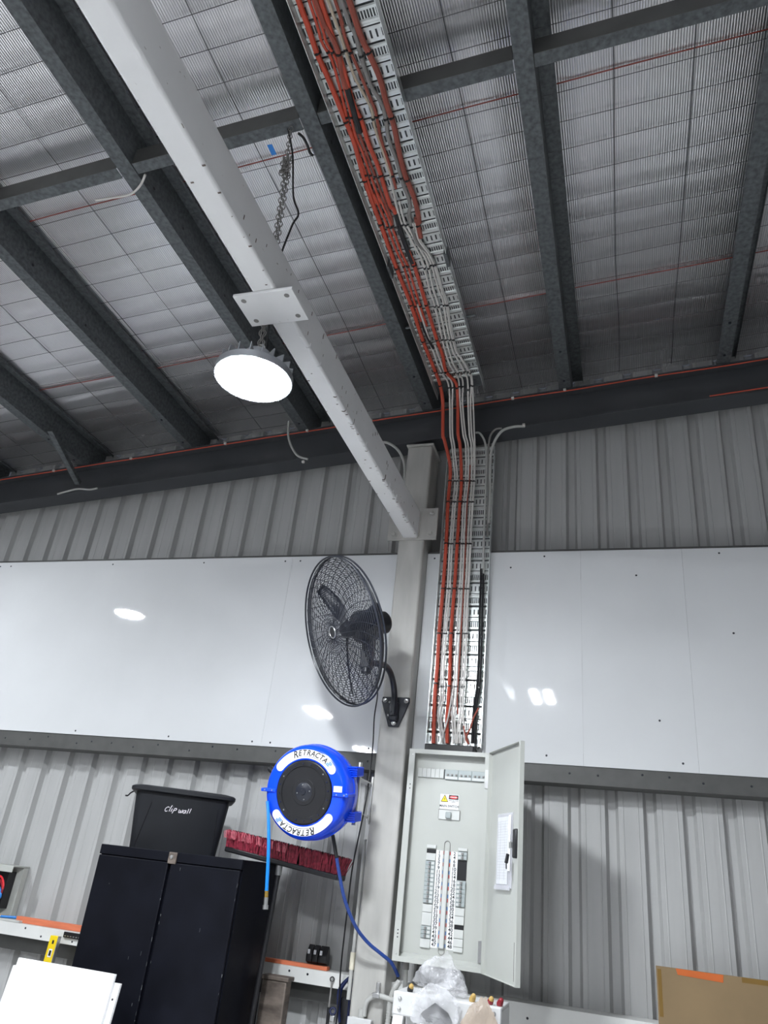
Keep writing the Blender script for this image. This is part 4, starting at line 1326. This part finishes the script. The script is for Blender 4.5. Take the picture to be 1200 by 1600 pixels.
for xx in (0.155, 0.185, 0.245):
    ln.box(xx, xx + 0.001, 0.0095, 0.0099, 0.06, 0.31, md)
ln.build('printed_lines', 'grey_print', pp)
MB().box(0.288, 0.315, 0.0085, 0.0105, 0.10, 0.335, md).build('folded_sheet', 'white_print', door)
MB().box(0.135, 0.320, 0.009, 0.016, 0.022, 0.040, md).build('holder_lip', 'clear', door)
MB().box(W_ - 0.022, W_ - 0.019, 0.0195, 0.021, SZ0 + 0.02, SZ0 + 0.16, md).build('door_seal', 'grey_cable', door)

# ================================================================ black cabinet
CX0, CX1, CY0, CY1, CZ1 = -2.552, -1.752, 3.552, 3.985, 0.024
cab = thing('steel_cabinet', 'tall scuffed black two-door steel cabinet standing against the wall', 'cabinet', ((CX0 + CX1) / 2, (CY0 + CY1) / 2, FLOOR))
MB().box(CX0, CX1, CY0 + 0.022, CY1, FLOOR + 0.06, CZ1).box(CX0, CX1, CY0 + 0.004, CY0 + 0.022, CZ1 - 0.045, CZ1).build('carcass', 'cabinet', cab, bev=0.003)
MB().box(CX0 + 0.02, CX1 - 0.02, CY0 + 0.05, CY1 - 0.02, FLOOR, FLOOR + 0.06).build('plinth', 'cabinet', cab)
xm = -2.135
d1 = MB().box(CX0 + 0.004, xm - 0.012, CY0, CY0 + 0.019, FLOOR + 0.07, CZ1 - 0.048).build('door', 'cabinet', cab, bev=0.004)
d2 = MB().box(xm + 0.004, CX1 - 0.004, CY0, CY0 + 0.019, FLOOR + 0.07, CZ1 - 0.048).build('door', 'cabinet', cab, bev=0.004)
for d_, hx in ((d1, xm - 0.04), (d2, xm + 0.04)):
    MB().box(hx - 0.010, hx + 0.010, CY0 - 0.016, CY0, -0.85, -0.72).build('handle', 'black', d_, bev=0.004)
lt = MB().box(-2.150, -2.105, CY0 - 0.006, CY0 + 0.004, -0.030, 0.022).build('latch', 'rust_steel', cab, bev=0.003)
MB().lathe([(0.0001, 0.008), (0.008, 0.007), (0.010, 0)], 10, frame((-2.130, CY0 - 0.006, 0.0), (0, -1, 0)), caps=False).build('latch_screw', 'steel', lt)
rnd = random.Random(11)
for k in range(26):                                        # bare metal scratches and edge wear
    x = rnd.choice([xm - 0.014, xm + 0.006, CX1 - 0.006, rnd.uniform(CX0, CX1)])
    z = rnd.uniform(-0.75, -0.03)
    h_ = rnd.uniform(0.003, 0.02)
    MB().box(x, x + rnd.uniform(0.001, 0.003), CY0 - 0.0007, CY0 - 0.0001, z, z + h_).build('scratch', 'galv', d1 if x < xm else d2)

# ---- black tub with lid on the cabinet
TA, TB = Vector((-2.478, 3.592, 0.0)), Vector((-2.012, 3.862, 0.0))
tx = (TB - TA).normalized()
ty = Vector((-tx.y, tx.x, 0))
tub = thing('storage_tub', 'black plastic storage tub with a handwritten name, on top of the cabinet', 'storage tub', TA.lerp(TB, 0.5) + ty * 0.17 + Vector((0, 0, CZ1)))


def tubp(a, b, z):
    return TA + tx * a + ty * b + Vector((0, 0, z))


WT = (TB - TA).length


def loft(rects, name, material, parent, bev=0.0):
    vs, fs = [], []
    for (a0, a1, b0, b1, z) in rects:
        c_ = 0.035
        ring_ = [(a0 + c_, b0), (a1 - c_, b0), (a1 - c_ * 0.3, b0 + c_ * 0.3), (a1, b0 + c_), (a1, b1 - c_), (a1 - c_ * 0.3, b1 - c_ * 0.3), (a1 - c_, b1), (a0 + c_, b1), (a0 + c_ * 0.3, b1 - c_ * 0.3), (a0, b1 - c_), (a0, b0 + c_), (a0 + c_ * 0.3, b0 + c_ * 0.3)]
        vs += [tubp(a, b, z) for a, b in ring_]
    n = 12
    for i in range(len(rects) - 1):
        for j in range(n):
            fs.append((i * n + j, i * n + (j + 1) % n, (i + 1) * n + (j + 1) % n, (i + 1) * n + j))
    fs += [tuple(reversed(range(n))), tuple(range((len(rects) - 1) * n, len(rects) * n))]
    return MB().add(vs, fs).build(name, material, parent, bev=bev, sharp=50)


loft([(0.050, WT - 0.045, 0.045, 0.320, CZ1 + 0.0005), (0.022, WT - 0.020, 0.018, 0.345, 0.300)], 'tub_body', 'tub', tub)
loft([(0.004, WT - 0.002, 0.002, 0.362, 0.296), (-0.004, WT + 0.006, -0.006, 0.370, 0.302), (-0.004, WT + 0.006, -0.006, 0.370, 0.316), (0.006, WT - 0.004, 0.006, 0.358, 0.324), (0.04, WT - 0.04, 0.04, 0.33, 0.331)], 'lid', 'tub', tub)
MB().tube(smooth([tubp(0.006, 0.15, 0.30), tubp(-0.012, 0.13, 0.285), tubp(-0.02, 0.11, 0.270), tubp(-0.032, 0.10, 0.268)], 4), 0.004, 6).build('lid_clip', 'black', tub)
for a0_, a1_ in ((0.115, 0.075), (WT - 0.075, WT - 0.070)):
    MB().tube([tubp(a0_, 0.0205, 0.25), tubp(a1_, 0.041, 0.04)], 0.0016, 5).build('moulded_rib', 'black', tub)
# handwriting
strokes = [[(0.9, 1.05), (0.55, 1.2), (0.2, 0.8), (0.15, 0.3), (0.4, 0.0), (0.75, 0.15)], [(1.35, 1.75), (1.2, 0.9), (1.15, 0.05)], [(1.65, 0.9), (1.6, 0.05)], [(1.72, 1.35), (1.75, 1.3)],
           [(2.15, 0.95), (2.05, 0.1), (2.0, -0.35)], [(2.12, 0.95), (2.5, 1.05), (2.65, 0.75), (2.4, 0.5), (2.1, 0.5)],
           [(3.3, 0.9), (3.35, 0.15), (3.6, 0.1), (3.7, 0.7), (3.8, 0.1), (4.05, 0.2), (4.1, 0.95)], [(4.75, 0.8), (4.45, 0.75), (4.3, 0.3), (4.55, 0.05), (4.8, 0.4), (4.85, 0.9), (4.9, 0.0)], [(5.35, 1.35), (5.3, 0.05)], [(5.85, 1.5), (5.8, 0.2)]]
wr = MB()
for s_ in strokes:
    pts = []
    for u_, v_ in [(q.x, q.y) for q in smooth([Vector((a, b, 0)) for a, b in s_], 4)]:
        z = 0.212 + v_ * 0.0185
        fz = (0.300 - z) / 0.276
        pts.append(tubp(0.185 + u_ * 0.0225 + v_ * 0.004, 0.018 + 0.027 * fz - 0.0006, z + 0.006 * 0))
    wr.tube(pts, 0.0021, 5)
wr.build('handwriting', 'ink', tub)

# ================================================================ broom
BP = Vector((-1.712, 3.93, 0.018))
broom = thing('broom', 'upturned push broom with burgundy bristles leaning beside the black cabinet', 'broom', (BP.x, 3.93, FLOOR))
bmx = Matrix.Translation((-1.703, 3.93, 0.040)) @ Matrix.Rotation(math.radians(6.5), 4, 'Y') @ Matrix.Rotation(math.radians(-4), 4, 'Z')
MB().box(-0.335, 0.335, -0.055, 0.055, -0.022, 0.004, bmx).build('block', 'black', broom, bev=0.006)
for nm, mt_, rows, seed in (('outer_bristles', 'brush', (-0.05, -0.038, 0.05), 1), ('bristle_tips', 'brush_tip', (-0.052,), 2), ('inner_bristles', 'black', (-0.022, -0.006, 0.012, 0.03), 3)):
    rnd = random.Random(seed)
    mb = MB()
    for row in rows:
        for i in range(120 if nm != 'bristle_tips' else 50):
            a = -0.332 + (0.664 if nm != 'bristle_tips' else 0.34) * rnd.random() if nm != 'bristle_tips' else -0.335 + 0.36 * rnd.random() ** 1.3
            for q in range(3):
                p0 = Vector((a + rnd.uniform(-0.005, 0.005), row + rnd.uniform(-0.006, 0.006), 0.002))
                ln_ = rnd.uniform(0.070, 0.086)
                p1 = p0 + Vector((rnd.uniform(-0.018, 0.018) + (0.02 * a), (-0.020 if row < -0.03 else 0.015 if row > 0.04 else 0.0) + rnd.uniform(-0.01, 0.01), ln_))
                if nm == 'bristle_tips':
                    p0 = p0.lerp(p1, 0.55)
                mb.tube([bmx @ p0, bmx @ p0.lerp(p1, 0.6), bmx @ p1], 0.0016, 3, caps=False)
    for s_ in (-1, 1):
        if nm == 'outer_bristles':
            for i in range(60):
                p0 = Vector((s_ * 0.33, rnd.uniform(-0.05, 0.05), 0.002))
                p1 = p0 + Vector((s_ * rnd.uniform(0.0, 0.03), rnd.uniform(-0.01, 0.01), rnd.uniform(0.07, 0.085)))
                mb.tube([bmx @ p0, bmx @ p1], 0.0016, 3, caps=False)
    o = mb.build(nm, mt_, broom)
    o['kind'] = 'stuff'
hx = Vector((-1.712, 3.93, 0.018))
MB().tube([hx + Vector((0, -0.03, 0.005)), hx + Vector((0, -0.03, -0.045))], 0.0165, 12).build('socket', 'steel', broom)
MB().tube([hx + Vector((0, -0.03, -0.04)), Vector((hx.x - 0.005, 3.86, -0.6)), Vector((hx.x - 0.01, 3.80, FLOOR))], 0.0125, 12).build('handle', 'black', broom)

# ================================================================ white panels leaning against the cabinet
for i, (xa, xb, zt, yo, lb) in enumerate(((-2.655, -2.139, -0.478, 0.0, 'front white melamine panel with a plain face, leaning in front of the cabinet'),
                                          (-2.690, -2.117, -0.512, 0.022, 'rear white melamine panel with drilled edge holes, leaning behind another'))):
    yt = 3.30 + yo
    pn_ = thing('white_panel', lb, 'panel', ((xa + xb) / 2, yt - 0.12, FLOOR), 'white panels leaning by the cabinet')
    mb = MB()
    vs = []
    for x in (xa, xb):
        for (y, z) in ((yt - 0.16, FLOOR), (yt, zt)):
            for dd in (0, 0.016):
                vs.append((x, y + dd, z))
    mb.add(vs, [(0, 1, 3, 2), (4, 6, 7, 5), (0, 4, 5, 1), (2, 3, 7, 6), (0, 2, 6, 4), (1, 5, 7, 3)])
    mb.build('sheet', 'white_panel', pn_, bev=0.0015)
    if i:
        for hz in (-0.57, -0.70):
            f_ = (zt - hz) / (zt - FLOOR)
            MB().lathe([(0.0001, 0.0006), (0.0045, 0.0006), (0.0045, 0)], 10, frame((xb - 0.016, yt - 0.16 * f_, hz), (0, -1, 0.1)), caps=False).build('drill_hole', 'black', pn_)

# ================================================================ spirit level
slv = thing('spirit_level', 'yellow spirit level standing against the white rail behind the white panel', 'spirit level', (-3.11, 4.0, FLOOR))
mxl = Matrix.Translation((-3.112, 4.10, FLOOR)) @ Matrix.Rotation(math.radians(-2.0), 4, 'X')
LZ = 1.285
MB().box(-0.030, 0.022, -0.0235, -0.020, 0, LZ, mxl).box(-0.030, 0.022, -0.004, 0.0, 0, LZ, mxl).box(-0.030, 0.022, -0.020, -0.004, 0, LZ - 0.004, mxl).build('frame', 'yellow', slv, bev=0.002)
MB().box(0.0222, 0.027, -0.0235, 0.0, 0, LZ, mxl).build('edge_face', 'steel', slv)
MB().box(-0.014, 0.010, -0.0255, -0.0235, LZ - 0.105, LZ - 0.065, mxl).build('vial_window', 'white_print', slv, bev=0.003)
MB().box(-0.008, 0.006, -0.0265, -0.0255, LZ - 0.098, LZ - 0.072, mxl).build('vial', 'black', slv)
mk = MB()
for q in range(6):
    mk.box(-0.010, 0.002, -0.0242, -0.0235, LZ - 0.135 - 0.018 * q, LZ - 0.128 - 0.018 * q, mxl)
mk.box(-0.008, 0.004, -0.0242, -0.0235, LZ - 0.040, LZ - 0.022, mxl)
mk.build('printed_marks', 'black_print', slv)

# ================================================================ odds and ends on the low rail
GZ = -0.441
tag(MB().box(-3.50, -2.40, 4.235, 4.275, GZ + 0.0005, GZ + 0.032).build('timber_batten', 'orange_wood', bev=0.002), 'orange painted timber batten on the rail left of the black cabinet', 'batten', 'orange battens on the low rail')
tag(MB().box(-2.0, -1.505, 4.225, 4.265, GZ + 0.0005, GZ + 0.018).build('timber_batten', 'orange_wood', bev=0.002), 'orange painted timber batten on the rail below the hose reel', 'batten', 'orange battens on the low rail')
# black connector comb hung over the rail
cb = thing('connector_strip', 'small black perforated strip on the white rail beside the cabinet', 'strip', (-3.07, 4.19, GZ - 0.025))
p0 = at(102, 1451, 4.19)
p1 = at(127, 1462, 4.19)
MB().box(p0.x, p0.x + 0.16, 4.188, 4.199, GZ - 0.032, GZ - 0.004).build('strip', 'black', cb)
for i in range(8):
    MB().box(p0.x + 0.008 + 0.019 * i, p0.x + 0.018 + 0.019 * i, 4.1865, 4.188, GZ - 0.026, GZ - 0.021).build('contact', 'steel', cb)
# three black chargers
for i in range(3):
    x = -1.632 + 0.034 * i
    ch = thing('charger_block', 'black angular charger block on the orange batten, ' + ('nearest the cabinet', 'middle of three', 'nearest the column')[i], 'charger', (x, 4.26, GZ + 0.019), 'black charger blocks')
    zb = GZ + 0.019
    w_ = 0.030 if i < 2 else 0.045
    prof = [(0.0, 0.0), (-0.028, 0.012), (-0.030, 0.040), (-0.012, 0.072), (0.004, 0.088), (0.016, 0.078), (0.030, 0.030), (0.030, 0.0)]
    MB().prism(prof, x, x + w_, lambda a, b, d: Vector((d, 4.262 + a, zb + b))).build('case', 'black', ch, bev=0.002)
    MB().box(x + 0.008, x + 0.020, 4.229, 4.236, zb + 0.046, zb + 0.066).build('label_window', 'paper', ch)
# power supply box with wires at the frame edge
pb = thing('power_supply', 'open pale grey power supply box with red and blue wires on the rail', 'power supply', (-3.73, 4.27, GZ + 0.06))
MB().box(-3.95, -3.600, 4.30, 4.345, -0.425, -0.155).box(-3.95, -3.595, 4.20, 4.345, -0.155, -0.147).box(-3.95, -3.595, 4.197, 4.200, -0.185, -0.147).box(-3.95, -3.600, 4.20, 4.30, -0.425, -0.42).build('case', 'enclosure', pb, bev=0.002)
MB().box(-3.93, -3.645, 4.235, 4.30, -0.385, -0.185).build('circuit_board', 'black', pb)
for i, (mt_, dz_) in enumerate((('red_print', 0.0), ('blue_print', -0.05), ('tool_blue', -0.09), ('cap_red', -0.02))):
    MB().tube(smooth([(-3.74, 4.225, -0.22 + dz_), (-3.675, 4.21, -0.215 + dz_), (-3.63, 4.20, -0.26 + dz_), (-3.65, 4.21, -0.31 + dz_ * 0.5), (-3.73, 4.22, -0.35)], 5), 0.006, 6).build('wire', mt_, pb)
tag(MB().box(-4.0, -3.45, 4.205, 4.33, GZ + 0.0005, GZ + 0.012).build('base_tray', 'conduit', bev=0.002), 'grey metal tray lying on the rail under the power supply', 'tray')
for i, (mt_, lb) in enumerate((('blue_hose', 'small blue-handled screwdriver lying on the grey tray'), ('cap_yellow', 'small pale pencil lying on the grey tray'))):
    sd_ = thing('screwdriver' if i == 0 else 'pencil', lb, 'tool', (-3.58 - 0.07 * i, 4.24, GZ + 0.014))
    a_, b_ = Vector((-3.60 - 0.06 * i, 4.215, GZ + 0.020)), Vector((-3.53 - 0.06 * i, 4.27, GZ + 0.020))
    MB().tube([a_, a_.lerp(b_, 0.1), a_.lerp(b_, 0.5), b_], 0.007, 8).build('handle', mt_, sd_)
    MB().tube([a_, a_ - (b_ - a_) * 0.9], 0.0025, 6).build('tip', 'steel' if i == 0 else 'black', sd_)

# steel offcut leaning by the cabinet
st = thing('steel_offcut', 'worn brown steel box section standing behind the broom handle', 'steel offcut', (-1.685, 4.02, FLOOR))
MB().box(-1.752, -1.622, 3.99, 4.06, FLOOR, -0.488).build('box_section', 'rust_steel', st, bev=0.006)
MB().box(-1.757, -1.612, 3.985, 4.065, -0.488, -0.470).build('cap_plate', 'rust_steel', st, bev=0.003)

# tools hanging from the low rail
hk = thing('hook_rod', 'thin dark rod hooked through the white rail', 'rod', (-1.46, 4.19, -0.9), 'tools hanging from the low rail')
hp_ = at(519, 1530, 4.19)
MB().ring(0.010, 0.003, 0, 16, 6, frame(hp_, (0.2, -1, 0))).build('eye', 'black', hk)
MB().tube([hp_ + Vector((0, 0, -0.008)), hp_ + Vector((0, 0, -0.13)), hp_ + Vector((0.01, 0, -0.45))], 0.0045, 6).build('shank', 'grey_cable', hk)
MB().tube([hp_ + Vector((0, 0, -0.12)), hp_ + Vector((0.006, 0, -0.42))], 0.0085, 8).build('sleeve', 'black', hk)
pt = thing('pliers', 'dark pliers with navy grips hanging beside the column', 'pliers', (-1.36, 4.18, -0.95), 'tools hanging from the low rail')
q0 = at(552, 1517, 4.17)
q1 = at(546, 1550, 4.17)
MB().prism([(-0.012, 0.055), (0.010, 0.062), (0.026, 0.030), (0.022, -0.02), (0.004, -0.035), (-0.020, -0.018)], 0, 0.016, lambda a, b, d: Vector((q0.x + a, q0.y - d, q0.z + b))).build('jaws', 'grey_cable', pt, bev=0.003)
MB().lathe([(0.0001, 0.006), (0.009, 0.005), (0.011, 0)], 12, frame((q0.x + 0.003, q0.y - 0.016, q0.z - 0.012), (0, -1, 0)), caps=False).build('rivet', 'steel', pt)
for s_, dx_ in ((-1, -0.045), (1, 0.012)):
    MB().tube(smooth([(q0.x - 0.002 + 0.012 * s_, q0.y - 0.009, q0.z - 0.03), (q1.x + dx_, q1.y - 0.009, q1.z + 0.01), (q1.x + dx_ * 1.05, q1.y - 0.009, q1.z - 0.05), (q1.x + dx_ * 0.7, q1.y - 0.009, q1.z - 0.13)], 5), 0.013, 10, rfn=lambda t: 0.007 + 0.005 * math.sin(math.pi * min(1, t * 1.2))).build('grip', 'tool_blue', pt)
bgd = MB().box(-1.400, -1.322, 4.185, 4.199, -1.15, -0.535)
tag(bgd.build('tool_pouch', 'black', bev=0.006), 'black tool pouch hanging under the pliers beside the column', 'pouch', 'tools hanging from the low rail')
kc = thing('key_clip', 'small metal clip with a dark ring hanging below the rail', 'clip', (-1.43, 4.185, -0.72), 'tools hanging from the low rail')
k0 = at(520, 1580, 4.185)
MB().ring(0.014, 0.005, 0, 18, 6, frame(k0 + Vector((0, 0, 0.0)), (0.1, -1, 0.2))).build('ring', 'tool_blue', kc)
MB().box(k0.x - 0.012, k0.x + 0.014, k0.y - 0.006, k0.y + 0.006, k0.z - 0.045, k0.z - 0.018).build('clasp', 'steel', kc, bev=0.003)

# ================================================================ conduit run and junction box on the column
jb = thing('junction_box', 'pale junction box low on the column with conduit rising from it', 'junction box', (-1.24, 4.06, -0.72))
MB().box(-1.298, -1.188, 4.030, 4.079, -0.74, -0.590).build('box', 'ladder', jb, bev=0.006)
MB().box(-1.302, -1.184, 4.022, 4.030, -0.744, -0.586).build('cover', 'ladder', jb, bev=0.003)
MB().tube([(-1.245, 4.055, -0.592), (-1.245, 4.055, -0.555)], 0.0165, 12).build('socket', 'conduit', jb)
cn = [at(x, y, Y) for x, y, Y in ((569, 1588, 4.055), (570, 1575, 4.055), (575, 1563, 4.055), (586, 1556, 4.055), (597, 1557, 4.05), (612, 1562, 4.04), (630, 1565, 4.0), (645, 1566, 3.95))]
MB().tube(smooth(cn, 6), 0.0115, 12).build('conduit', 'conduit', jb)
sdl = at(588, 1553, 4.045)
MB().box(sdl.x - 0.018, sdl.x + 0.018, 4.036, 4.078, sdl.z - 0.016, sdl.z + 0.004).box(sdl.x - 0.009, sdl.x + 0.009, 4.06, 4.078, sdl.z + 0.004, sdl.z + 0.045).build('saddle_clip', 'steel', jb, bev=0.002)
GF = 'conduits under the switchboard'
pipe('conduit', [at(x, y, Y) for x, y, Y in ((634, 1500, 4.10), (634, 1515, 4.10), (633, 1540, 4.10), (630, 1570, 4.10), (628, 1605, 4.10), (626, 1640, 4.10))], 0.011, 'conduit', 'smooth grey conduit dropping straight from the switchboard base', 'conduit', GF)
tag(MB().tube([at(634, 1499, 4.10), at(633.5, 1515, 4.10)], 0.018, 14).build('conduit_adaptor', 'grey_cable'), 'dark conduit adaptor under the switchboard base', 'adaptor')
fx = smooth([at(x, y, Y) for x, y, Y in ((624, 1533, 4.06), (619, 1541, 4.05), (613, 1553, 4.05), (609, 1570, 4.05), (607, 1590, 4.05), (604, 1615, 4.05), (602, 1640, 4.05))], 10)
ft = thing('corrugated_conduit', 'ribbed flexible conduit curving down beside the column', 'conduit', fx[-1], GF)
MB().tube(fx, 0.012, 10).build('sheath', 'conduit', ft)
mb = MB()
for i in range(4, len(fx) - 1, 2):
    d_ = (fx[i + 1] - fx[i - 1]).normalized() * 0.0016
    mb.tube([fx[i] - d_, fx[i] + d_], 0.0142, 10)
o = mb.build('ribs', 'conduit', ft)
o['kind'] = 'stuff'
# side conduit on the left face of the column
cl = thing('column_conduit', 'slim conduit with a cream coupling up the edge of the column', 'conduit', (-1.335, 4.12, -0.9))
e_ = [at(577, 1290, 4.10), at(569, 1340, 4.10), at(562, 1400, 4.10), at(557, 1470, 4.10), at(552, 1520, 4.10)]
MB().tube([Vector((-1.332, 4.10, z)) for z in (0.19, -0.1, -0.35)], 0.009, 10).build('upper_conduit', 'conduit', cl)
MB().tube([Vector((-1.332, 4.10, z)) for z in (-0.33, -0.405)], 0.0135, 12).build('coupling', mat('cream_plastic', (0.66, 0.62, 0.50), 0.4), cl)
MB().tube([Vector((-1.332, 4.10, z)) for z in (-0.40, -0.53)], 0.0105, 10).build('lower_conduit', 'conduit', cl)

# ================================================================ step ladder
ld = thing('step_ladder', 'white step ladder whose top is just in view under the switchboard', 'ladder', (-0.73, 3.60, FLOOR))
lx0, lx1, lz = -0.958, -0.508, -0.400
fc = MB().box(lx0, lx1, 3.545, 3.560, lz - 0.085, lz).build('front_apron', 'ladder', ld, bev=0.008, seg=3)
MB().box(lx0, lx1, 3.56, 3.78, lz - 0.014, lz - 0.002).build('top_step', 'ladder', ld, bev=0.004)
MB().box(lx1 - 0.012, lx1, 3.56, 3.78, lz - 0.085, lz - 0.014).build('side_apron', 'ladder', ld, bev=0.003)
MB().box(lx0, lx0 + 0.012, 3.56, 3.78, lz - 0.085, lz - 0.014).build('side_apron', 'ladder', ld, bev=0.003)
for px_ in (lx0 + 0.030, lx1 - 0.030):
    for dz_ in (-0.026, -0.062):
        MB().lathe([(0.0001, 0.006), (0.006, 0.0045), (0.009, 0)], 12, frame((px_, 3.545, lz + dz_), (0, -1, 0)), caps=False).build('rivet', 'steel', fc)
for s_, x in ((-1, lx0 + 0.028), (1, lx1 - 0.028)):
    for yt, yb in ((3.565, 3.28), (3.77, 4.02)):
        mb = MB()
        vs = []
        for xo in (-0.022, 0.022):
            for (y, z) in ((yb, FLOOR), (yt, lz - 0.06)):
                for dd in (-0.012, 0.012):
                    vs.append((x + xo + (s_ * 0.05 if z == FLOOR else 0), y + dd, z))
        mb.add(vs, [(0, 1, 3, 2), (4, 6, 7, 5), (0, 4, 5, 1), (2, 3, 7, 6), (0, 2, 6, 4), (1, 5, 7, 3)])
        mb.build('leg', 'ladder', ld, bev=0.003)
for k in range(1, 5):
    z = lz - 0.06 - 0.26 * k
    f_ = (lz - 0.06 - z) / (lz - 0.06 - FLOOR)
    MB().box(lx0 + 0.03, lx1 - 0.03, 3.555 - 0.285 * f_, 3.64 - 0.285 * f_, z - 0.012, z).build('step', 'ladder', ld, bev=0.003)


# ---- bags and connectors on the ladder
def crumple(name, base, size, seed, material, parent, peak=(0, 0), facets=46, squash=0.35, rough_=1.0):
    """a limp plastic shell of flat facets and creases"""
    bm = bmesh.new()
    bmesh.ops.create_icosphere(bm, subdivisions=5, radius=1.0)
    rnd_ = random.Random(seed)
    dirs = [(Vector((rnd_.uniform(-1, 1), rnd_.uniform(-1, 1), rnd_.uniform(-0.7, 1))).normalized(), rnd_.uniform(0.50, 0.98)) for _ in range(facets)]
    for v in bm.verts:
        n = v.co.normalized()
        r = 1.0
        for d_, h_ in dirs:
            c_ = n.dot(d_)
            if c_ > 0.12:
                r = min(r, h_ / c_)
        r *= 1 + rough_ * (0.16 * mnoise.noise(n * 2.6 + Vector((seed, 0, 0))) + 0.09 * abs(mnoise.noise(n * 5.5 + Vector((0, seed, 0)))) + 0.05 * mnoise.noise(n * 12.0))
        p = n * r
        if p.z > 0:
            p.x = p.x * (1 - 0.35 * p.z) + peak[0] * p.z
            p.y = p.y * (1 - 0.35 * p.z) + peak[1] * p.z
        else:
            p.z *= squash
        v.co = Vector((p.x * size[0], p.y * size[1], p.z * size[2]))
    zmin = min(v.co.z for v in bm.verts)
    org = ORG[parent.name]
    me = bpy.data.meshes.new(name)
    for v in bm.verts:
        v.co.z -= zmin
        v.co += Vector(base) - org
    bm.to_mesh(me)
    bm.free()
    me.shade_smooth()
    me.set_sharp_from_angle(angle=math.radians(16))
    me.materials.append(M[material])
    o = bpy.data.objects.new(name, me)
    COL.objects.link(o)
    o.parent = parent
    ORG[o.name] = org
    return o


bag = thing('plastic_bag', 'clear crumpled plastic bag with red print heaped over the step ladder top', 'plastic bag', (-0.77, 3.60, lz + 0.0005), 'plastic bags on the ladder')
crumple('bag_body', Vector((-0.765, 3.635, lz + 0.0005)), (0.150, 0.085, 0.135), 5, 'bag', bag, peak=(0.10, 0))
crumple('bag_flap', Vector((-0.770, 3.522, lz - 0.125)), (0.150, 0.017, 0.130), 21, 'bag', bag, squash=0.9)
MB().prism([(-0.845, lz - 0.085), (-0.690, lz - 0.090), (-0.720, lz - 0.045), (-0.775, lz - 0.018), (-0.825, lz - 0.055)], 3.526, 3.532, lambda a, b, d: Vector((a, d, b))).build('dark_contents', 'black', bag)
rp_ = MB()
for i in range(5):
    rp_.box(-0.795 + 0.013 * i, -0.786 + 0.013 * i, 3.4958, 3.4965, lz - 0.104, lz - 0.098)
hs_ = MB().box(-0.825, -0.705, 3.4965, 3.4972, lz - 0.110, lz - 0.092).build('header_strip', 'paper', bag)
rp_.build('red_print', 'red_print', hs_)
bag2 = thing('plastic_bag', 'beige tinted plastic bag slumped over the ladder edge', 'plastic bag', (-0.59, 3.53, lz - 0.15), 'plastic bags on the ladder')
crumple('bag_body', Vector((-0.595, 3.524, lz - 0.185)), (0.105, 0.018, 0.190), 14, 'bag_beige', bag2, peak=(0.15, 0), squash=0.6)
cc = [((640, 1546), 'black', 'cap_yellow', 'black connector with a yellow top beside the clear bag'), ((737, 1556), 'cap_yellow', 'cap_yellow', 'tan wire connector wedged between the two bags'),
      ((765, 1556), 'cap_red', 'cap_yellow', 'red and yellow wire connector on the ladder, inner of two'), ((780, 1560), 'cap_red', 'cap_red', 'dark red wire connector at the ladder corner')]
for (px_, py_), m1, m2, lb in cc:
    c0 = at(px_, py_, 3.60)
    w_ = thing('wire_connector', lb, 'connector', (c0.x, c0.y, lz), 'wire connectors on the ladder')
    tp_ = Matrix.Translation((c0.x, c0.y, lz - 0.001)) @ Matrix.Rotation(0.5, 4, 'X') @ Matrix.Rotation(0.4, 4, 'Y') @ Matrix.Scale(0.78, 4)
    MB().lathe([(0.0001, 0.0), (0.014, 0.001), (0.017, 0.010), (0.015, 0.026), (0.0001, 0.027)], 14, tp_).build('body', m1, w_)
    MB().lathe([(0.0125, 0.024), (0.014, 0.030), (0.011, 0.040), (0.006, 0.044), (0.0001, 0.045)], 14, tp_).build('cap', m2, w_)

# ================================================================ cardboard
cdp = thing('cardboard_sheet', 'brown cardboard box flap with orange tape standing on the rail at the edge', 'cardboard', (0.8, 4.22, GZ))
mcd = Matrix.Translation((0.100, 4.192, GZ + 0.001)) @ Matrix.Rotation(math.radians(-2), 4, 'X')
MB().box(0, 1.35, -0.006, 0.0, -0.16, 0.226, mcd).build('board', 'cardboard', cdp, bev=0.0015)
MB().box(0.006, 0.022, -0.0075, -0.006, 0.03, 0.214, mcd).build('packing_tape', 'tape', cdp)
MB().prism([(0.085, 0.225), (0.285, 0.224), (0.282, 0.194), (0.092, 0.201)], -0.0075, -0.006, lambda a, b, d: mcd @ Vector((a, d, b))).build('orange_tape', 'orange_tape', cdp)
MB().box(0.36, 0.75, -0.0075, -0.006, 0.205, 0.2255, mcd).build('packing_tape', 'tape', cdp)
MB().box(0.20, 0.95, -0.0075, -0.006, -0.02, 0.0, mcd).build('packing_tape', 'tape', cdp)

# ---------------------------------------------------------------- lift everything so that the floor lies at z = 0
for o in scene.objects:
    if o.parent is None:
        o.location.z += H
